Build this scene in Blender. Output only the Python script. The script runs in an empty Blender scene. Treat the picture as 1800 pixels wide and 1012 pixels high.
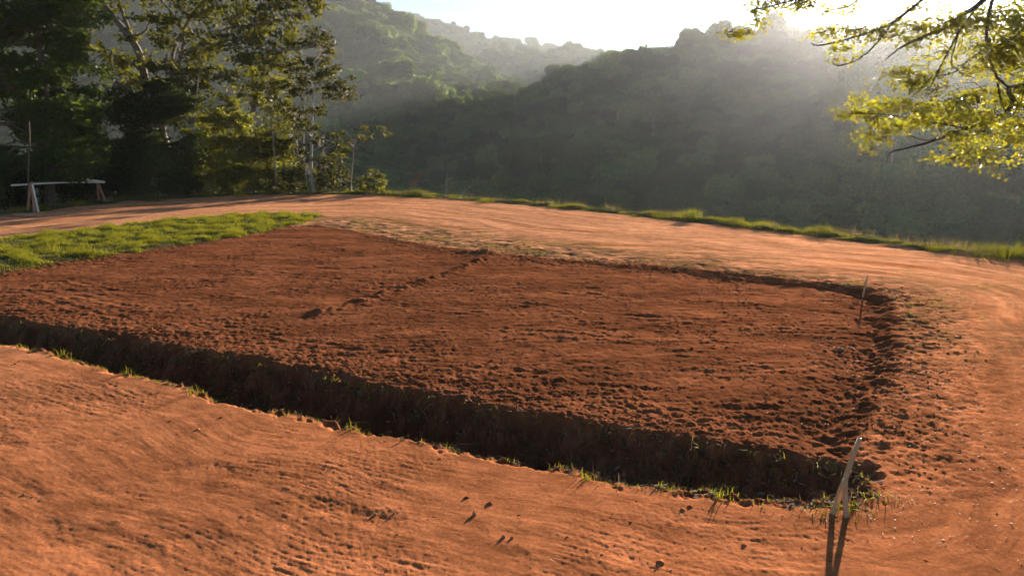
import bpy, math, random
import numpy as np
from math import sin, cos, radians, pi
SEED = 7
random.seed(SEED)
rng = np.random.default_rng(SEED)

# ------------------------------------------------------------------ camera, sky, sun, exposure
scene = bpy.context.scene
CAM_H = 2.8
F = 1300.0                      # focal length in photo pixels (1800 wide)
HY = 240.0                      # photo row of the horizon
PITCH = math.atan((506 - HY) / F)
cam_data = bpy.data.cameras.new('camera')
cam_data.lens = 36.0 * F / 1800.0
cam_data.sensor_width = 36.0
cam_data.clip_start = 0.05
cam_data.clip_end = 9000
cam = bpy.data.objects.new('camera', cam_data)
scene.collection.objects.link(cam)
cam.location = (0, 0, CAM_H)
cam.rotation_euler = (pi / 2 - PITCH, 0, 0)
scene.camera = cam

SUN_AZ, SUN_EL = radians(27.2), radians(9.9)     # clockwise from +Y
world = bpy.data.worlds.new('World')
scene.world = world
world.use_nodes = True
wn = world.node_tree.nodes
wl = world.node_tree.links
bg = wn['Background']
sky = wn.new('ShaderNodeTexSky')
sky.sky_type = 'NISHITA'
sky.sun_disc = False
sky.sun_elevation = SUN_EL
sky.sun_rotation = SUN_AZ
sky.air_density = 1.0
sky.dust_density = 0.0
sky.ozone_density = 3.0
wl.new(sky.outputs[0], bg.inputs[0])
bg.inputs[1].default_value = 0.05

sd = bpy.data.lights.new('sun', 'SUN')
sd.energy = 5.0
sd.angle = radians(0.8)
sd.color = (1.0, 0.895, 0.76)
sun = bpy.data.objects.new('sun', sd)
scene.collection.objects.link(sun)
sun.rotation_euler = (pi / 2 - SUN_EL, 0, pi - SUN_AZ)

scene.view_settings.view_transform = 'Standard'
scene.view_settings.look = 'None'
scene.view_settings.gamma = 1
scene.view_settings.use_curve_mapping = False
scene.view_settings.exposure = 2.18
cy = scene.cycles
cy.max_bounces = 6
cy.diffuse_bounces = 3
cy.glossy_bounces = 2
cy.transmission_bounces = 4
cy.transparent_max_bounces = 8
cy.volume_bounces = 0
cy.use_denoising = True
cy.denoising_input_passes = 'RGB_ALBEDO'
cy.sample_clamp_indirect = 6.0
HAZE = [(0.000085, 0.36), (0.000034, 0.86)]      # even air: a broad and a narrow forward lobe

# ------------------------------------------------------------------ helpers
CP, SP = cos(PITCH), sin(PITCH)

def ray(px, py):
    """direction through a photo pixel: x, forward, up"""
    px = np.asarray(px, float); py = np.asarray(py, float)
    a = px - 900.0; u = 506.0 - py
    return a, F * CP + u * SP, u * CP - F * SP

def G(px, py, z=0.0):
    a, f, u = ray(px, py)
    t = (z - CAM_H) / u
    return np.stack([a * t, f * t], -1)

def at(px, py, Y):
    a, f, u = ray(px, py)
    t = Y / f
    return np.array([a * t, Y, CAM_H + u * t])

def project(x, y, z):
    zz = z - CAM_H
    f = y * CP - zz * SP
    u = y * SP + zz * CP
    return 900 + F * x / f, 506 - F * u / f

def smooth(a, b, x):
    t = np.clip((x - a) / (b - a), 0, 1)
    return t * t * (3 - 2 * t)

def _h(xi, yi, seed):
    h = (xi.astype(np.int64) * 374761393 + yi.astype(np.int64) * 668265263 + seed * 974711) & 0xffffffff
    h = ((h ^ (h >> 13)) * 1274126177) & 0xffffffff
    return (h ^ (h >> 16)) & 255

_ga = np.linspace(0, 2 * pi, 256, endpoint=False)
_gx, _gy = np.cos(_ga).astype(np.float32), np.sin(_ga).astype(np.float32)

def perlin(x, y, seed=0):
    x = np.asarray(x, float); y = np.asarray(y, float)
    xi = np.floor(x); yi = np.floor(y)
    fx = (x - xi).astype(np.float32); fy = (y - yi).astype(np.float32)
    xi = xi.astype(np.int64); yi = yi.astype(np.int64)
    u = fx * fx * fx * (fx * (fx * 6 - 15) + 10)
    v = fy * fy * fy * (fy * (fy * 6 - 15) + 10)
    def g(i, j):
        h = _h(xi + i, yi + j, seed)
        return _gx[h] * (fx - i) + _gy[h] * (fy - j)
    a = g(0, 0); b = g(1, 0); c = g(0, 1); d = g(1, 1)
    return (a + u * (b - a)) * (1 - v) + (c + u * (d - c)) * v

def fbm(x, y, oct=4, seed=0, gain=0.5):
    s = 0; a = 1.0
    for o in range(oct):
        s = s + a * perlin(x * 2 ** o + 17.3 * o, y * 2 ** o - 9.1 * o, seed + o)
        a *= gain
    return s

def seg_dist(x, y, poly, closed=False):
    """distance to a polyline"""
    P = np.asarray(poly, float)
    n = len(P)
    d2 = np.full(x.shape, 1e12)
    for i in range(n if closed else n - 1):
        a = P[i]; b = P[(i + 1) % n]
        ab = b - a
        L = float(ab @ ab) + 1e-12
        t = np.clip(((x - a[0]) * ab[0] + (y - a[1]) * ab[1]) / L, 0, 1)
        d2 = np.minimum(d2, (x - a[0] - t * ab[0]) ** 2 + (y - a[1] - t * ab[1]) ** 2)
    return np.sqrt(d2)

def sdist(x, y, poly):
    """signed distance to a closed polygon, negative inside"""
    P = np.asarray(poly, float)
    n = len(P)
    d = seg_dist(x, y, P, True)
    ins = np.zeros(x.shape, bool)
    for i in range(n):
        x1, y1 = P[i]; x2, y2 = P[(i + 1) % n]
        if y1 == y2: continue
        c = ((y1 > y) != (y2 > y)) & (x < (x2 - x1) * (y - y1) / (y2 - y1) + x1)
        ins ^= c
    return np.where(ins, -d, d)

def curve(pts, n=6):
    """Catmull-Rom through points"""
    P = np.asarray(pts, float)
    P = np.vstack([2 * P[0] - P[1], P, 2 * P[-1] - P[-2]])
    out = []
    for i in range(1, len(P) - 2):
        for k in range(n):
            t = k / n
            p0, p1, p2, p3 = P[i - 1], P[i], P[i + 1], P[i + 2]
            out.append(0.5 * ((2 * p1) + (-p0 + p2) * t + (2 * p0 - 5 * p1 + 4 * p2 - p3) * t * t + (-p0 + 3 * p1 - 3 * p2 + p3) * t ** 3))
    out.append(P[-2])
    return np.array(out)

def tag(o, label=None, cat=None, group=None, kind=None):
    if label: o['label'] = label
    if cat: o['category'] = cat
    if group: o['group'] = group
    if kind: o['kind'] = kind
    return o

def link(o, parent=None):
    scene.collection.objects.link(o)
    if parent is not None:
        o.parent = parent
    return o

def empty(name, loc, label, cat, group=None):
    o = bpy.data.objects.new(name, None)
    o.location = [float(v) for v in loc]
    o.empty_display_size = 0.2
    link(o)
    return tag(o, label, cat, group)

def mesh_np(name, V, quads=None, tris=None, mat=None, parent=None, smooth_=False, origin=None):
    V = np.asarray(V, np.float32)
    if origin is not None:
        V = V - np.asarray(origin, np.float32)
    me = bpy.data.meshes.new(name)
    q = np.zeros((0, 4), np.int32) if quads is None else np.asarray(quads, np.int32).reshape(-1, 4)
    t = np.zeros((0, 3), np.int32) if tris is None else np.asarray(tris, np.int32).reshape(-1, 3)
    me.vertices.add(len(V)); me.vertices.foreach_set('co', V.ravel())
    me.loops.add(q.size + t.size)
    me.loops.foreach_set('vertex_index', np.concatenate([q.ravel(), t.ravel()]).astype(np.int32))
    nf = len(q) + len(t)
    me.polygons.add(nf)
    ls = np.concatenate([np.arange(len(q)) * 4, len(q) * 4 + np.arange(len(t)) * 3]).astype(np.int32)
    me.polygons.foreach_set('loop_start', ls)
    try:
        me.polygons.foreach_set('loop_total', np.concatenate([np.full(len(q), 4), np.full(len(t), 3)]).astype(np.int32))
    except Exception:
        pass
    if smooth_:
        me.polygons.foreach_set('use_smooth', np.ones(nf, bool))
    me.update(calc_edges=True)
    if mat is not None:
        me.materials.append(mat)
    o = bpy.data.objects.new(name, me)
    if name != '__keep__':
        link(o, parent)
    return o

class MB:
    """collects quads/tris of tubes, leaves and blades"""
    def __init__(s):
        s.V = []; s.Q = []; s.T = []; s.n = 0
    def add(s, V, Q=None, T=None):
        V = np.asarray(V, np.float32).reshape(-1, 3)
        if Q is not None and len(Q): s.Q.append(np.asarray(Q) + s.n)
        if T is not None and len(T): s.T.append(np.asarray(T) + s.n)
        s.V.append(V); s.n += len(V)
    def tube(s, pts, r, sides=6, cap=True, rough=0.0):
        P = np.asarray(pts, float); n = len(P)
        r = np.broadcast_to(np.asarray(r, float), (n,)) if np.ndim(r) else np.full(n, r)
        T = np.gradient(P, axis=0)
        T /= np.linalg.norm(T, axis=1)[:, None] + 1e-9
        ref = np.array([0.31, 0.95, 0.05]) if abs(T[0][2]) > 0.7 else np.array([0.05, 0.1, 1.0])
        A = np.cross(T, ref); A /= np.linalg.norm(A, axis=1)[:, None] + 1e-9
        B = np.cross(T, A)
        a = np.linspace(0, 2 * pi, sides, endpoint=False)
        rr = r[:, None] * np.ones((1, sides))
        if rough: rr = rr * (1 + rough * rng.standard_normal((n, sides)))
        V = P[:, None, :] + rr[..., None] * (np.cos(a)[None, :, None] * A[:, None, :] + np.sin(a)[None, :, None] * B[:, None, :])
        i = np.arange(n - 1)[:, None] * sides; j = np.arange(sides)[None, :]; k = (j + 1) % sides
        Q = np.stack([i + j, i + k, i + sides + k, i + sides + j], -1).reshape(-1, 4)
        V = V.reshape(-1, 3)
        T3 = []
        if cap:
            V = np.vstack([V, P[0], P[-1]])
            c0, c1 = n * sides, n * sides + 1
            for q in range(sides):
                T3.append((c0, (q + 1) % sides, q)); T3.append((c1, (n - 1) * sides + q, (n - 1) * sides + (q + 1) % sides))
        s.add(V, Q, T3)
    def leaves(s, C, L, W, up=0.5, droop=0.0, normal=None):
        """diamond leaves, folded along the mid rib"""
        C = np.asarray(C, float); n = len(C)
        if n == 0: return
        d = rng.standard_normal((n, 3)); d[:, 2] = d[:, 2] * 0.6 - droop
        d /= np.linalg.norm(d, axis=1)[:, None]
        nn = rng.standard_normal((n, 3)); nn[:, 2] += up * 2.0
        if normal is not None: nn = nn * 0.22 + normal * 1.6
        w = np.cross(d, nn); w /= np.linalg.norm(w, axis=1)[:, None] + 1e-9
        nn = np.cross(w, d)
        L = (np.broadcast_to(L, (n,)) * rng.uniform(0.7, 1.25, n))[:, None]
        W = (np.broadcast_to(W, (n,)) * rng.uniform(0.75, 1.2, n))[:, None]
        fold = 0.18 * W
        V = np.stack([C, C + d * L * 0.45 + w * W * 0.5 + nn * fold, C + d * L, C + d * L * 0.45 - w * W * 0.5 + nn * fold], 1)
        b = np.arange(n)[:, None] * 4
        T = np.concatenate([b + np.array([[0, 1, 2]]), b + np.array([[0, 2, 3]])])
        s.add(V.reshape(-1, 3), None, T)
    def blades(s, X, Y, Z, H, W, lean=0.35, seg=1, wind=(0, 0)):
        n = len(X)
        if n == 0: return
        a = rng.uniform(0, 2 * pi, n)
        wx, wy = np.cos(a) * W / 2, np.sin(a) * W / 2
        b = rng.uniform(0, 2 * pi, n); le = np.abs(rng.normal(0, lean, n)) * H
        dx, dy = np.cos(b) * le + wind[0] * H, np.sin(b) * le + wind[1] * H
        if seg == 1:
            V = np.stack([np.stack([X - wx, Y - wy, Z], -1), np.stack([X + wx, Y + wy, Z], -1), np.stack([X + dx, Y + dy, Z + H], -1)], 1)
            T = np.arange(n)[:, None] * 3 + np.array([[0, 1, 2]])
            s.add(V.reshape(-1, 3), None, T)
        else:
            m = 0.55
            X1, Y1, Z1 = X + dx * 0.3, Y + dy * 0.3, Z + H * m
            dr = np.clip(le / (H + 1e-6), 0, 0.9)
            X2, Y2, Z2 = X + dx * 1.1, Y + dy * 1.1, Z + H * (1.0 - 0.55 * dr)
            V = np.stack([np.stack([X - wx, Y - wy, Z], -1), np.stack([X + wx, Y + wy, Z], -1),
                          np.stack([X1 + wx * .8, Y1 + wy * .8, Z1], -1), np.stack([X1 - wx * .8, Y1 - wy * .8, Z1], -1),
                          np.stack([X2, Y2, Z2], -1)], 1)
            b5 = np.arange(n)[:, None] * 5
            s.add(V.reshape(-1, 3), b5 + np.array([[0, 1, 2, 3]]), b5 + np.array([[3, 2, 4]]))
    def build(s, name, mat, parent=None, smooth_=False, origin=None):
        V = np.concatenate(s.V) if s.V else np.zeros((0, 3))
        Q = np.concatenate(s.Q) if s.Q else None
        T = np.concatenate(s.T) if s.T else None
        return mesh_np(name, V, Q, T, mat, parent, smooth_, origin)

# ------------------------------------------------------------------ materials
def new_mat(name):
    m = bpy.data.materials.new(name)
    m.use_nodes = True
    nt = m.node_tree
    for n in list(nt.nodes): nt.nodes.remove(n)
    out = nt.nodes.new('ShaderNodeOutputMaterial')
    return m, nt, out

def N(nt, typ, **kw):
    n = nt.nodes.new(typ)
    for k, v in kw.items():
        if k.startswith('i_'):
            key = k[2:]
            key = int(key) if key.isdigit() else key.replace('_', ' ')
            n.inputs[key].default_value = v
        else:
            setattr(n, k, v)
    return n

def ramp(nt, stops, interp='LINEAR'):
    r = nt.nodes.new('ShaderNodeValToRGB')
    r.color_ramp.interpolation = interp
    e = r.color_ramp.elements
    while len(e) < len(stops): e.new(0.5)
    for i, (p, c) in enumerate(stops):
        e[i].position = p; e[i].color = (*c, 1)
    return r

def soil_material():
    m, nt, out = new_mat('laterite soil')
    L = nt.links
    col = N(nt, 'ShaderNodeAttribute', attribute_name='tint')      # rgb soil colour of each patch of earth
    geo = N(nt, 'ShaderNodeNewGeometry')
    n1 = N(nt, 'ShaderNodeTexNoise', i_Scale=3.1, i_Detail=8.0, i_Roughness=0.65)
    n2 = N(nt, 'ShaderNodeTexNoise', i_Scale=38.0, i_Detail=6.0, i_Roughness=0.7)
    L.new(geo.outputs['Position'], n1.inputs['Vector']); L.new(geo.outputs['Position'], n2.inputs['Vector'])
    r1 = ramp(nt, [(0.25, (0.68, 0.64, 0.60)), (0.75, (1.28, 1.27, 1.25))])
    r2 = ramp(nt, [(0.3, (0.72, 0.70, 0.70)), (0.7, (1.25, 1.27, 1.3))])
    L.new(n1.outputs[0], r1.inputs[0]); L.new(n2.outputs[0], r2.inputs[0])
    m1 = N(nt, 'ShaderNodeMix', data_type='RGBA', blend_type='MULTIPLY'); m1.inputs[0].default_value = 1
    m2 = N(nt, 'ShaderNodeMix', data_type='RGBA', blend_type='MULTIPLY'); m2.inputs[0].default_value = 1
    L.new(col.outputs['Color'], m1.inputs[6]); L.new(r1.outputs[0], m1.inputs[7])
    L.new(m1.outputs[2], m2.inputs[6]); L.new(r2.outputs[0], m2.inputs[7])
    b1 = N(nt, 'ShaderNodeTexNoise', i_Scale=26.0, i_Detail=10.0, i_Roughness=0.8)
    L.new(geo.outputs['Position'], b1.inputs['Vector'])
    bump = N(nt, 'ShaderNodeBump', i_Strength=1.0, i_Distance=0.010)
    L.new(b1.outputs[0], bump.inputs['Height'])
    d_ = N(nt, 'ShaderNodeBsdfDiffuse', i_Roughness=0.0)
    g_ = N(nt, 'ShaderNodeBsdfGlossy', i_Roughness=0.85)
    L.new(m2.outputs[2], d_.inputs['Color']); L.new(m2.outputs[2], g_.inputs['Color'])
    L.new(bump.outputs[0], d_.inputs['Normal'])
    p = N(nt, 'ShaderNodeMixShader'); p.inputs[0].default_value = 0.22
    L.new(d_.outputs[0], p.inputs[1]); L.new(g_.outputs[0], p.inputs[2])
    L.new(bump.outputs[0], g_.inputs['Normal'])
    L.new(p.outputs[0], out.inputs[0])
    return m

def leaf_material(name, stops, trans=0.4, tcol=None, rough=0.45, spec=0.4, clump=0.0, clump_scale=1.0, huev=0.008):
    """leaf: each leaf has its own tone; light comes through it"""
    m, nt, out = new_mat(name)
    L = nt.links
    geo = N(nt, 'ShaderNodeNewGeometry')
    oi = N(nt, 'ShaderNodeObjectInfo')
    fac = geo.outputs['Random Per Island']
    if clump:
        nz = N(nt, 'ShaderNodeTexNoise', i_Scale=clump_scale, i_Detail=2.0)
        L.new(geo.outputs['Position'], nz.inputs['Vector'])
        mx = N(nt, 'ShaderNodeMix'); mx.inputs[0].default_value = clump
        L.new(fac, mx.inputs[2]); L.new(nz.outputs[0], mx.inputs[3])
        fac = mx.outputs[0]
    r = ramp(nt, stops)
    L.new(fac, r.inputs[0])
    hs = N(nt, 'ShaderNodeHueSaturation')
    mr = N(nt, 'ShaderNodeMapRange'); mr.inputs[3].default_value = 0.5; mr.inputs[4].default_value = 1.55
    mr2 = N(nt, 'ShaderNodeMath', operation='MULTIPLY_ADD'); mr2.inputs[1].default_value = 37.7; mr2.inputs[2].default_value = 0
    mr3 = N(nt, 'ShaderNodeMath', operation='FRACT'); mr4 = N(nt, 'ShaderNodeMapRange'); mr4.inputs[3].default_value = 0.495 - huev; mr4.inputs[4].default_value = 0.495 + huev * 0.5
    L.new(oi.outputs['Random'], mr2.inputs[0]); L.new(mr2.outputs[0], mr3.inputs[0]); L.new(mr3.outputs[0], mr4.inputs[0]); L.new(mr4.outputs[0], hs.inputs['Hue'])
    L.new(oi.outputs['Random'], mr.inputs[0]); L.new(mr.outputs[0], hs.inputs['Value'])
    L.new(r.outputs[0], hs.inputs['Color'])
    p = N(nt, 'ShaderNodeBsdfPrincipled', i_Roughness=rough)
    p.inputs['Specular IOR Level'].default_value = spec
    L.new(hs.outputs[0], p.inputs['Base Color'])
    tr = N(nt, 'ShaderNodeBsdfTranslucent')
    tm = N(nt, 'ShaderNodeMix', data_type='RGBA', blend_type='MULTIPLY'); tm.inputs[0].default_value = 1
    tm.inputs[7].default_value = (*(tcol or (1.9, 1.7, 0.55)), 1)
    L.new(hs.outputs[0], tm.inputs[6]); L.new(tm.outputs[2], tr.inputs[0])
    mix = N(nt, 'ShaderNodeMixShader'); mix.inputs[0].default_value = trans
    L.new(p.outputs[0], mix.inputs[1]); L.new(tr.outputs[0], mix.inputs[2])
    L.new(mix.outputs[0], out.inputs[0])
    return m

def bark_material(name, c1, c2, scale=8.0, rough=0.85, bumpd=0.01):
    m, nt, out = new_mat(name)
    L = nt.links
    tc = N(nt, 'ShaderNodeTexCoord')
    mp = N(nt, 'ShaderNodeMapping'); mp.inputs['Scale'].default_value = (1, 1, 0.35)
    L.new(tc.outputs['Object'], mp.inputs[0])
    n1 = N(nt, 'ShaderNodeTexNoise', i_Scale=scale, i_Detail=8.0, i_Roughness=0.7)
    L.new(mp.outputs[0], n1.inputs['Vector'])
    r = ramp(nt, [(0.3, c1), (0.7, c2)])
    L.new(n1.outputs[0], r.inputs[0])
    bump = N(nt, 'ShaderNodeBump', i_Strength=0.7, i_Distance=bumpd)
    L.new(n1.outputs[0], bump.inputs['Height'])
    p = N(nt, 'ShaderNodeBsdfPrincipled', i_Roughness=rough)
    p.inputs['Specular IOR Level'].default_value = 0.12
    L.new(r.outputs[0], p.inputs['Base Color']); L.new(bump.outputs[0], p.inputs['Normal'])
    L.new(p.outputs[0], out.inputs[0])
    return m

M = {}
M['soil'] = soil_material()
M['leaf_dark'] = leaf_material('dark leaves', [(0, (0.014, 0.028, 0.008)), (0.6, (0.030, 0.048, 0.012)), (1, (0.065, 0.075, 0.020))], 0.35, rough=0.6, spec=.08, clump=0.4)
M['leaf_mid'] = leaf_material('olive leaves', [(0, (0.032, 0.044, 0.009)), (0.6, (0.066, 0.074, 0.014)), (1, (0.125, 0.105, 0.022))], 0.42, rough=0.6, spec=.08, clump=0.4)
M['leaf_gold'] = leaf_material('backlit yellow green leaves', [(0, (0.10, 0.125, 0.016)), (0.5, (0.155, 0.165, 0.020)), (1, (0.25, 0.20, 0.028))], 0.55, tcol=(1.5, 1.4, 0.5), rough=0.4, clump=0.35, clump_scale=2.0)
M['forest'] = leaf_material('forest foliage', [(0, (0.036, 0.078, 0.018)), (0.5, (0.056, 0.108, 0.024)), (1, (0.10, 0.14, 0.032))], 0.25, rough=0.7, spec=0.05, huev=0.028)
M['grass'] = leaf_material('green grass', [(0, (0.05, 0.065, 0.010)), (0.5, (0.10, 0.105, 0.014)), (1, (0.17, 0.15, 0.02))], 0.45, tcol=(1.5, 1.4, 0.4), rough=0.7, spec=0.04, clump=0.5, clump_scale=1.6)
M['grass_dry'] = leaf_material('dry grass', [(0, (0.14, 0.12, 0.04)), (0.5, (0.25, 0.19, 0.08)), (1, (0.38, 0.28, 0.14))], 0.4, tcol=(1.1, 1.0, 0.7), rough=0.8, spec=0.05)
M['dead_matter'] = leaf_material('dead matted stalks', [(0, (0.05, 0.035, 0.02)), (0.5, (0.12, 0.085, 0.045)), (1, (0.22, 0.17, 0.09))], 0.2, tcol=(1, .9, .8), rough=0.9, spec=0.03)
M['litter'] = leaf_material('dry litter', [(0, (0.10, 0.06, 0.03)), (0.5, (0.22, 0.13, 0.07)), (1, (0.42, 0.31, 0.21))], 0.1, tcol=(1, .9, .8), rough=0.7, spec=0.12)
M['bark'] = bark_material('grey brown bark', (0.10, 0.075, 0.055), (0.26, 0.20, 0.155))
M['bark_pale'] = bark_material('pale bark', (0.22, 0.18, 0.14), (0.45, 0.38, 0.31))
M['bark_dark'] = bark_material('dark bark', (0.045, 0.032, 0.024), (0.12, 0.085, 0.06))
M['wood'] = bark_material('weathered stake wood', (0.33, 0.19, 0.10), (0.50, 0.32, 0.18), 14, 0.7, 0.003)
M['bamboo'] = bark_material('bleached bamboo', (0.50, 0.45, 0.38), (0.72, 0.66, 0.56), 5, 0.4, 0.002)
M['redwood'] = bark_material('reddish post wood', (0.24, 0.10, 0.07), (0.40, 0.19, 0.13), 9, 0.8, 0.004)
M['rust'] = bark_material('rusty dead frond', (0.25, 0.07, 0.03), (0.42, 0.14, 0.06), 9, 0.8, 0.004)
M['stone'] = bark_material('earthy stone', (0.16, 0.07, 0.035), (0.32, 0.15, 0.08), 20, 0.9, 0.003)

# ------------------------------------------------------------------ plan of the clearing (ground metres)
ZP = -0.12                                       # level of the dug plot
plot_near = [(-900, 440), (-300, 520), (0, 568), (150, 592), (300, 618), (450, 645), (600, 674), (760, 708), (900, 735), (1050, 760), (1200, 785), (1330, 806), (1430, 824), (1490, 828)]
plot_right = [(1516, 790), (1540, 740), (1566, 690), (1580, 640), (1582, 590), (1572, 548), (1545, 520)]
plot_far = [(1440, 508), (1330, 495), (1230, 484), (1100, 472), (980, 464), (860, 452), (760, 440), (680, 425), (620, 412), (560, 402), (480, 407)]
plot_left = [(380, 427), (250, 446), (120, 466), (0, 488), (-250, 545)]
Gz = lambda L, z=0.0: np.array([G(a, b, z) for a, b in L])
PLOT = Gz(plot_near[2:] + plot_right + plot_far + plot_left[:-1] + [(-260, 527)], ZP)
ditch_far = [(-700, 455), (-300, 525), (-100, 553), (0, 568), (150, 592), (300, 618), (450, 645), (600, 674), (760, 708), (900, 735), (1050, 760), (1200, 785), (1330, 806), (1430, 824), (1500, 832), (1545, 842)]
ditch_near = [(1550, 880), (1480, 893), (1380, 891), (1300, 884), (1200, 869), (1100, 852), (1000, 832), (900, 812), (800, 792), (700, 771), (600, 750), (500, 728), (380, 700), (250, 664), (120, 632), (0, 604), (-150, 570), (-400, 520), (-700, 470)]
DITCH = np.vstack([Gz(ditch_far, ZP), Gz(ditch_near, 0)])
RIM = curve(Gz([(-1300, 560), (-700, 455), (-300, 408), (0, 381), (150, 362), (300, 350), (450, 344), (600, 342), (750, 348), (900, 359), (1050, 373), (1200, 389), (1350, 406), (1500, 425), (1650, 443), (1800, 459), (2100, 500), (2600, 590)]), 4)
PLATEAU = np.vstack([RIM, [(30, -8), (25, -40), (-30, -40), (-34, 0)]])
LAWN = Gz([(-260, 500), (-260, 455), (0, 421), (100, 408), (250, 392), (400, 378), (500, 374), (575, 378), (530, 394), (480, 405), (380, 424), (250, 442), (120, 461), (0, 482), (-150, 512)])
BERM = Gz([(560, 562), (640, 540), (730, 510), (800, 488), (855, 462)], ZP)
FURROWS = [Gz(l, ZP) for l in [
    [(85, 510), (150, 532), (200, 545), (248, 553)], [(50, 522), (110, 545), (170, 562), (215, 570)], [(120, 500), (190, 520), (262, 530)],
    [(240, 462), (400, 478), (560, 497), (680, 512)], [(900, 542), (1050, 560), (1200, 570), (1320, 582)], [(980, 520), (1150, 535), (1300, 541), (1480, 560)],
    [(880, 590), (1080, 606), (1240, 604)], [(480, 600), (620, 630), (760, 640)], [(1100, 660), (1280, 668), (1450, 650)], [(820, 660), (1000, 676), (1180, 690)],
    [(640, 428), (700, 440), (800, 452), (860, 458)], [(900, 462), (1000, 474), (1100, 480), (1230, 486)], [(1240, 488), (1350, 500), (1460, 512), (1540, 519)], [(1120, 720), (1300, 735), (1440, 720)]]]
RUTS = [Gz(l) for l in [
    [(-60, 800), (20, 850), (90, 905), (150, 960), (240, 1040)], [(-60, 730), (30, 790), (140, 850), (220, 890), (300, 905)], [(80, 930), (180, 980), (260, 1060)],
    [(250, 915), (330, 950), (420, 985), (520, 1020)], [(560, 885), (700, 925), (820, 965), (900, 990)], [(180, 760), (260, 800), (340, 850), (420, 900), (480, 930)],
    [(900, 930), (1050, 960), (1180, 1000)], [(380, 820), (520, 860), (640, 900), (700, 930)]]]
PLOT_C = PLOT.mean(0)

def road_coords(x, y):
    """s across the track, t along it: the track bends round the plot"""
    dp = sdist(x, y, PLOT)
    a = np.arctan2(y - PLOT_C[1], x - PLOT_C[0])
    rr = np.hypot(x - PLOT_C[0], y - PLOT_C[1])
    return dp, a, rr

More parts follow.
